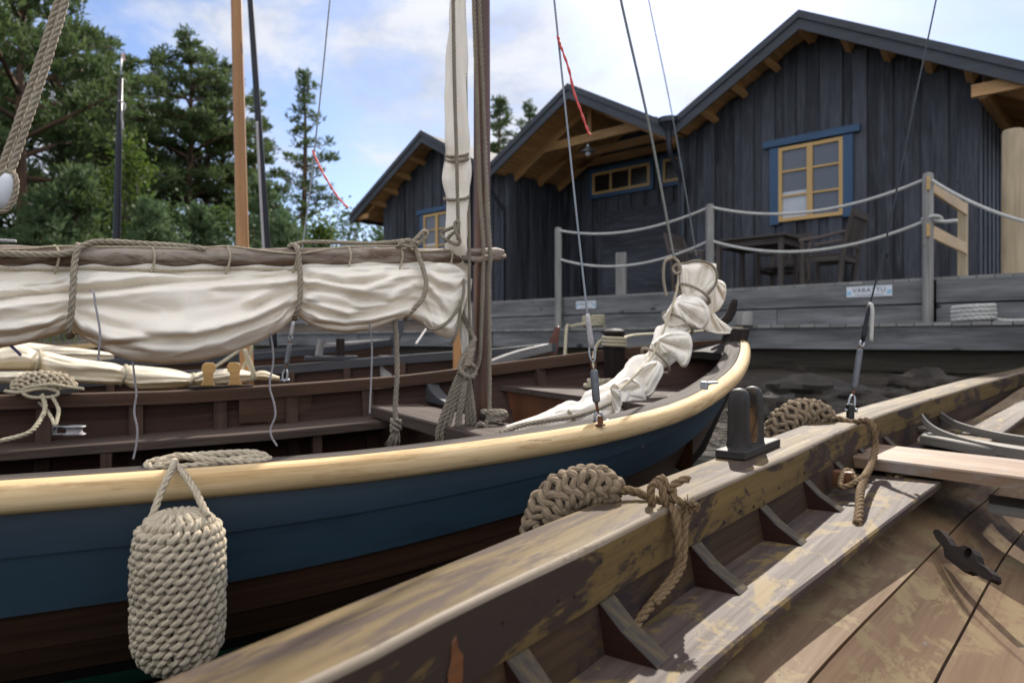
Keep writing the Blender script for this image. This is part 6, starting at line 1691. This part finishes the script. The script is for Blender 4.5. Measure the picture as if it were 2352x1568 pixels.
# lines of the two gunwale fenders
rope('fender_line', [P(1418, 1126, 1.15), P(1445, 1126, 1.16), P(1475, 1134, 1.155), P(1510, 1148, 1.14), P(1535, 1158, 1.12), P(1549, 1172, 1.095), P(1553, 1200, 1.085), P(1558, 1250, 1.083), P(1560, 1292, 1.08), P(1550, 1320, 1.07), P(1520, 1358, 1.045), P(1478, 1410, 1.01), P(1440, 1462, .985)], .0078, M_hemp_d, 'dark hemp line from the nearest gunwale fender down inside the boat', 'rope')
rope('fender_line', [P(1528, 1136, 1.12), P(1560, 1150, 1.10), P(1584, 1170, 1.10), P(1578, 1186, 1.09), P(1572, 1220, 1.085), P(1570, 1265, 1.08), P(1566, 1300, 1.075), P(1540, 1345, 1.05), P(1505, 1385, 1.02)], .0062, M_hemp_d, 'second greyer line hanging beside the dark one over the gunwale', 'rope')
def knot_a():
    g = thing('rope_knot', 'hemp knot with a stub end lying on the gunwale beside the nearest fender', 'knot', P(1520, 1150, 1.13)); m = MB(); c = P(1516, 1128, 1.125)
    X, Z = V((1, 0, 0)), UP; Y = V((0, -1, 0))
    def L(a, b, d): return c+X*a*.001+Z*b*.001+Y*d*.001
    rope_geo(m, [L(-14, -20, 8), L(-18, 0, 12), L(-12, 16, 12), L(-2, 12, 16), L(2, -4, 18), L(6, -18, 14), L(16, -16, 12), L(20, 0, 8), L(12, 8, 4), L(0, 2, 6)], .0068)
    rope_geo(m, [L(-6, 18, 8), L(0, 24, 10), L(6, 16, 12), L(8, 4, 10), L(24, 14, 6), L(40, 20, 2), L(46, 20, 0)], .0068)
    obj('turns', m, M_hemp_d, g, smooth=True)
    m = MB(); random.seed(2); s0 = P(1578, 1162, 1.09)
    for k in range(46):
        d = V((rnd(-.2, 1), rnd(-.6, .2), rnd(-.35, .5))).normalized()*rnd(.012, .021); m.tube([s0+V((rnd(-.004, .004),)*3), s0+d*.6, s0+d+V((0, 0, rnd(-.004, .003)))], .0011, 4)
    obj('frayed_end', m, M_hemp_d, g, smooth=True)
knot_a()
rope('fender_line', [P(1905, 960, 2.24), P(1928, 962, 2.23), P(1955, 970, 2.2), P(1980, 966, 2.17), P(1997, 968, 2.14), P(2006, 985, 2.12), P(2010, 1030, 2.11), P(2002, 1066, 2.02), P(1986, 1096, 1.86), P(1976, 1130, 1.72), P(1974, 1170, 1.62), P(1969, 1204, 1.553)], .0105, M_hemp_d, 'dark line of the farther gunwale fender hanging down to the shelf', 'rope')
rope('fender_line', [P(1988, 1092, 1.85), P(1970, 1104, 1.80), P(1950, 1116, 1.78), P(1930, 1116, 1.79), P(1936, 1088, 1.85), P(1952, 1080, 1.87), P(1962, 1096, 1.83), P(1976, 1108, 1.80)], .008, M_hemp_d, 'dark rope loop hitched round a frame below the brown gunwale', 'rope')
m = MB(); c = P(1938, 1098, 1.86); m.box(c, (.034, .05, .04), (NB_D, NB_N, UP)); obj('frame_head', m, M_orange, NB, bev=.003)
def hank2(pts0, n, lb, seed, r, mat, sp):
    random.seed(seed); g = thing('rope_hank', lb, 'rope hank', P(*pts0[-1])); m = MB()
    for k in range(n):
        pts = [P(u+rnd(-sp, sp), v+rnd(-sp, sp)*.5, y+rnd(-.04, .04)) for u, v, y in pts0]; rope_geo(m, pts, r)
    obj('strands', m, mat, g, smooth=True)
hank2([(2092, 996, 2.85), (2108, 985, 2.8), (2128, 990, 2.78), (2142, 1012, 2.76), (2150, 1034, 2.76), (2128, 1040, 2.78), (2112, 1018, 2.78), (2105, 995, 2.8)], 7, 'untidy hank of rope hanging behind the thwart under the brown gunwale', 21, .008, M_hemp_g, 9)
hank2([(2045, 1058, 2.2), (2042, 1080, 2.12), (2052, 1106, 2.05), (2080, 1110, 2.05), (2092, 1100, 2.08), (2075, 1086, 2.1), (2060, 1100, 2.07)], 3, 'short rope coil lying on the shelf under the thwart', 22, .008, M_hemp_d, 6)
# ---------------------------------------------------------------- boats and masts farther back
M_blackgun = wood('black_gunwale', (.062, .064, .072), (.032, .033, .038), rough=.5, bstr=.3, board=.3, patch=((.15, .15, .155), 6, .70, .05, 6))
M_ltgun = wood('silver_gunwale', (.33, .31, .285), (.2, .185, .17), rough=.6, bstr=.4, patch=((.1, .085, .07), 5, .62, .05, 6))
M_wmast = wood('orange_pine_mast', (.52, .27, .105), (.40, .19, .065), rough=.5, g=.5, bstr=.15, board=.25, knots=((.05, .025, .015), 5.0, .17))
M_redst = wood('red_stem', (.16, .045, .02), (.09, .025, .012), rough=.5)
def smr(a, b, x): return sm(b, a, x) if b < a else sm(a, b, x)
def far_boat(name, lb, bow, L, hb, sheer, mg_far, mg_near, draft=.62, ribs=True, stem=True, axis=TA, rel=.0):
    X = V(axis); X.normalize(); N = V((-X.y, X.x, 0)); B = V(bow); B.z = 0
    g = thing(name, lb, 'boat', B-X*L*.5+UP*-.72)
    def w(t): k = abs((t+L*.5)/(L*.5)); return hb*(1-min(1, k)**2.5)
    ts = [-L+L*i/44 for i in range(45)]
    def p(t, side, q=0, ins=0): return B+X*t+N*side*max(.004, w(t)*itab([(0, 1), (.2, .97), (.35, .8), (.5, .45), (.6, .05)], q)-ins)+UP*(-itab(sheer, t)-q-(rel*(1-sm(-1.1, -.25, t)) if side < 0 else 0))
    m = MB()
    for sd in (1, -1): m.grid([[p(t, sd, q) for q in (0, .1, .2, .35, .5, .6)] for t in ts], flip=sd > 0)
    obj('hull', m, M_darkpl, g, smooth=40)
    m = MB()
    for sd in (1, -1): m.grid([[p(t, sd, q, .022) for q in (.02, .1, .2, .35, .5, .58)] for t in ts], flip=sd < 0)
    obj('inner_planking', m, M_inner, g, smooth=40)
    for sd, mt in ((1, mg_far), (-1, mg_near)):
        m = MB(); m.grid([[p(t, sd)+N*sd*a+UP*b for a, b in ((.012, -.05), (.012, 0), (-.055, 0), (-.055, -.055))] for t in ts], closed=True, caps=True, flip=sd < 0); obj('gunwale', m, mt, g, smooth=30)
    if ribs:
        t = -.55
        while t > -L+.6:
            for sd in (1,):
                m = MB(); rows = []
                for q in (.05, .12, .2, .3, .42):
                    a = p(t-.02, sd, q, .024); b = p(t+.02, sd, q, .024); I = -N*sd*.028; rows.append([a, b, b+I, a+I])
                m.grid(rows, closed=True, caps=True); obj('frame', m, M_rib, g)
            t -= .34
    for t0 in (-L*.35, -L*.62):
        m = MB(); m.box(B+X*t0+UP*(-itab(sheer, t0)-.13), (w(t0)*1.9, .22, .03), (N, X, UP)); obj('thwart', m, M_seat, g)
    return g, p, B, X, N
sh3 = [(-6, .05), (-4.5, .2), (-3.1, .228), (-2.5, .20), (-1.5, .145), (-.8, .085), (-.3, .045), (0, .01)]
g3, p3, B3, X3, N3 = far_boat('dark_rowing_boat', 'dark boat with black gunwale directly behind the blue boat, its bow right of the mast', (.27, 4.6, 0), 5.2, .78, sh3, M_blackgun, M_ltgun, rel=.10)
m = MB(); rows = []
for t, h, wd, d in ((-.28, -.6, .05, .1), (-.06, -.25, .05, .07), (.0, -.04, .05, .06), (.012, .03, .045, .045), (.03, .07, .04, .035), (.035, .10, .035, .022)): rows.append([B3+X3*(t+d/2)+N3*wd/2+UP*h, B3+X3*(t+d/2)-N3*wd/2+UP*h, B3+X3*(t-d/2)-N3*wd/2+UP*h, B3+X3*(t-d/2)+N3*wd/2+UP*h])
m.grid(rows, closed=True, caps=True); obj('stem', m, M_redst, g3, bev=.006)
# knee of that boat, thole block with handle on its far gunwale
t_ = -1.0
m = MB(); pr = []
q0 = P(956, 824, 4.30)
for i in range(9):
    f = i/8*math.pi/2; pr.append(p3(-1.02, 1)+N3*(-.02-.26*(1-math.cos(f)))+UP*(.012-.24*math.sin(f)))
m.prism(pr+[pr[-1]-UP*.03, pr[0]+N3*.03-UP*.22, pr[0]+N3*.03], X3*.07); obj('knee', m, M_ltgun, g3)
c = p3(-1.32, 1)+UP*.005-N3*.02
m = MB(); m.box(c+UP*.015, (.34, .05, .03), (X3, N3, UP)); tb_ = obj('thole_plate', m, M_blackgun, g3, bev=.006)
m = MB(); m.tube([c-X3*.08+UP*.03, c-X3*.07+UP*.10, c-X3*.06+UP*.135], [.026, .024, .024], 8); obj('thole_pin', m, M_greyp, tb_, smooth=40)
m = MB(); m.box(c+X3*.06+UP*.085, (.12, .05, .045), (UP, X3, N3)); obj('thole_pin', m, M_darkw, tb_, bev=.004)
sh4 = [(-6, .05), (-4, .16), (-2.5, .13), (-1.3, .09), (-.5, .03), (0, -.02)]
g4, p4, B4, X4, N4 = far_boat('black_rowing_boat', 'black boat lying behind the dark one under the walkway edge', P(905, 800, 6.0), 5.0, .72, sh4, M_blackgun, M_blackgun, ribs=False)
m = MB(); rows = []
for t, h, wd, d in ((-.1, -.4, .05, .1), (.0, .0, .05, .09), (.05, .12, .045, .07), (.055, .19, .04, .05)): rows.append([B4+X4*(t+d/2)+N4*wd/2+UP*h, B4+X4*(t+d/2)-N4*wd/2+UP*h, B4+X4*(t-d/2)-N4*wd/2+UP*h, B4+X4*(t-d/2)+N4*wd/2+UP*h])
m.grid(rows, closed=True, caps=True); obj('stem', m, M_blackgun, g4, bev=.006)
m = MB(); pr = [B4+UP*.025-X4*.02, B4-X4*.5+N4*.26+UP*-.012, B4-X4*.62+N4*.2+UP*-.02, B4-X4*.35+UP*-.0, B4-X4*.62-N4*.2+UP*-.02, B4-X4*.5-N4*.26+UP*-.012]
m.prism(pr, UP*-.03); obj('breasthook', m, M_ltgun, g4)
sh5 = [(-6, .0), (-3, .12), (-1, .02), (0, -.12)]
g5, p5, B5, X5, N5 = far_boat('red_brown_boat', 'boat with a red brown bow seen under the big bulge of the furled sail', P(432, 815, 7.2), 5.0, .8, sh5, M_rub, M_rub, ribs=False, axis=V((.75, -.66, 0)))
g5.children[0].data.materials[0] = M_redst
rp('bow_line', [(955, 790, 4.4), (985, 745, 5.4), (1012, 700, 6.9)], .007, 'thin grey line from the dark gunwale up to the walkway', M_seize, False)
# masts
def far_mast(name, pts, r0, r1, mat, lb):
    m = MB(); q = [P(*p) for p in pts]; n = len(q); m.tube(q, [lerp(r0, r1, i/(n-1)) for i in range(n)], 16); return tag(obj(name, m, mat, smooth=True), lb, 'mast', 'masts of the boats behind')
far_mast('wooden_mast', [(571, 940, 4.10), (567, 860, 4.10), (557, 560, 4.13), (550, 280, 4.16), (543, 0, 4.2), (538, -260, 4.24)], .040, .030, M_wmast, 'orange pine mast with dark knots left of the black mast')
far_mast('black_mast', [(632, 880, 6.4), (627, 770, 6.4), (613, 565, 6.45), (594, 280, 6.5), (575, 0, 6.6), (560, -240, 6.7)], .036, .026, M_black, 'tall slanting black mast right of the orange pine mast')
rp('mast_line', [(618, 770, 6.32), (605, 565, 6.36), (598, 440, 6.38), (590, 280, 6.42)], .012, 'pale line lying along the slanting black mast', M_seize, False)
def pennant_mast():
    g = thing('pennant_mast', 'black mast with a thin rod and pale pink pennant before the dark pines', 'mast', P(266, 700, 8.5))
    m = MB(); q = [P(u, v, 8.5) for u, v in ((264, 720), (268, 550), (273, 330), (277, 180))]; m.tube(q, [.048, .043, .036, .026], 14); obj('pole', m, M_black, g, smooth=True)
    m = MB(); m.tube([P(277, 184, 8.5), P(279, 130, 8.5)], .009, 8); obj('rod', m, M_steel, g, smooth=True)
    m = MB(); c = [P(279, 122, 8.5), P(277, 143, 8.5), P(289, 139, 8.53), P(284, 122, 8.52)]; i = [m.add(p) for p in c]; m.face(*i); i = [m.add(p+V((0, .004, 0))) for p in c]; m.face(*i[::-1]); obj('pennant', m, plain('pink_cloth', (.75, .50, .48), .8), g)
    m = MB(); m.tube(spline([P(272, 232, 8.46), P(284, 236, 8.44), P(287, 250, 8.44), P(280, 262, 8.45), P(283, 300, 8.44)], 6), .012, 6); obj('grommet', m, M_seize, g, smooth=True)
pennant_mast()
m = MB(); m.box(P(1050, 810, 4.35), (.36, .05, .04), ((UP*1.0), V((1, 0, 0)), V((0, 1, 0)))); tag(obj('pine_post', m, M_wmast, bev=.004), 'short pale pine post left of the mast behind the far gunwale', 'post')
rp('mast_hitch', [(556, 795, 4.02), (566, 790, 4.0), (577, 796, 4.02), (572, 820, 4.02), (556, 850, 4.02), (560, 876, 4.0), (580, 868, 4.0), (568, 830, 4.01), (562, 800, 4.0), (578, 840, 4.0), (584, 870, 4.02), (556, 872, 4.02)], .010, 'pale rope hitched round the foot of the orange pine mast', M_rope_y, False)
rp('guy_rope', [(452, 868, 3.7), (500, 838, 3.85), (556, 800, 4.05)], .009, 'pale rope running from the low furled sail up to the pine mast foot', M_rope_y, False)
# furled sails of the boat behind
def bundle(name, lb, top, bot, u0, u1, y0, y1, rd, seed, mat, ties=()):
    g = thing(name, lb, 'sail', P((u0+u1)/2, itab(bot, (u0+u1)/2), (y0+y1)/2)); m = MB(); rows = []
    for i in range(130):
        u = lerp(u0, u1, i/129); vt, vb = smtab(top, u, 6), smtab(bot, u, 6); z0 = lerp(y0, y1, (u-u0)/(u1-u0)); ring = []
        pin = max([math.exp(-((u-t)/14)**2) for t in ties] or [0])
        for j in range(48):
            th = 2*math.pi*j/48; cs, sn = math.cos(th), math.sin(th); v = (vt+vb)/2-(vb-vt)/2*sn*(1-.18*pin); q = (v-vt)/max(1, vb-vt)
            n = .03*mnoise.noise(V((u*.006, q*4+seed+(3 if cs < 0 else 0), 2)))+.014*mnoise.noise(V((u*.014, q*9+seed, 5)))+.02*mnoise.noise(V((u*.004, q*7+u*.01, seed)))
            ring.append(P(u, v, z0-(rd+n)*(1-.3*pin)*cs))
        rows.append(ring)
    m.grid(rows, closed=True, caps=True); obj('canvas', m, mat, g, smooth=True)
    for t in ties:
        m = MB(); q = []
        vt, vb = itab(top, t), itab(bot, t); z0 = lerp(y0, y1, (t-u0)/(u1-u0))
        for k in range(13): a = 2*math.pi*k/12; q.append(P(t+5*math.cos(a)-8*math.sin(a)*-1*.8, (vt+vb)/2-(vb-vt)/2*math.sin(a)*.9, z0-rd*1.02*math.cos(a)))
        m.tube(spline(q, 4), .008, 6); obj('tie', m, M_rope_y, g, smooth=True)
bundle('furled_low_sail', 'cream furled sail lying low behind the blue boat under the main sail', [(-60, 808), (0, 802), (35, 787), (87, 803), (175, 823), (288, 837), (388, 846), (440, 857), (470, 852), (525, 846), (560, 848), (575, 856)], [(-60, 846), (0, 849), (70, 851), (130, 866), (175, 878), (275, 884), (315, 893), (380, 892), (435, 888), (500, 884), (560, 880), (575, 872)], -60, 575, 3.45, 3.95, .085, 4, M_canvas2, (85, 283, 438))
bundle('furled_back_sail', 'yellowish furled sail mostly hidden behind the cream one at the left', [(-60, 788), (60, 786), (150, 796), (230, 806), (262, 812)], [(-60, 830), (60, 830), (150, 836), (230, 832), (262, 824)], -60, 262, 4.3, 4.6, .08, 9, M_canvas2)
bundle('folded_canvas', 'low yellow canvas lying along the dark gunwale at the far left', [(-60, 852), (0, 853), (80, 852), (115, 862)], [(-60, 878), (0, 880), (80, 880), (115, 876)], -60, 118, 3.35, 3.5, .05, 14, M_canvas2)
bundle('canvas_scrap', 'small yellow canvas end right of the pine mast foot', [(578, 858), (604, 848), (640, 866)], [(578, 872), (604, 872), (640, 876)], 576, 642, 4.15, 4.2, .04, 18, M_canvas2)
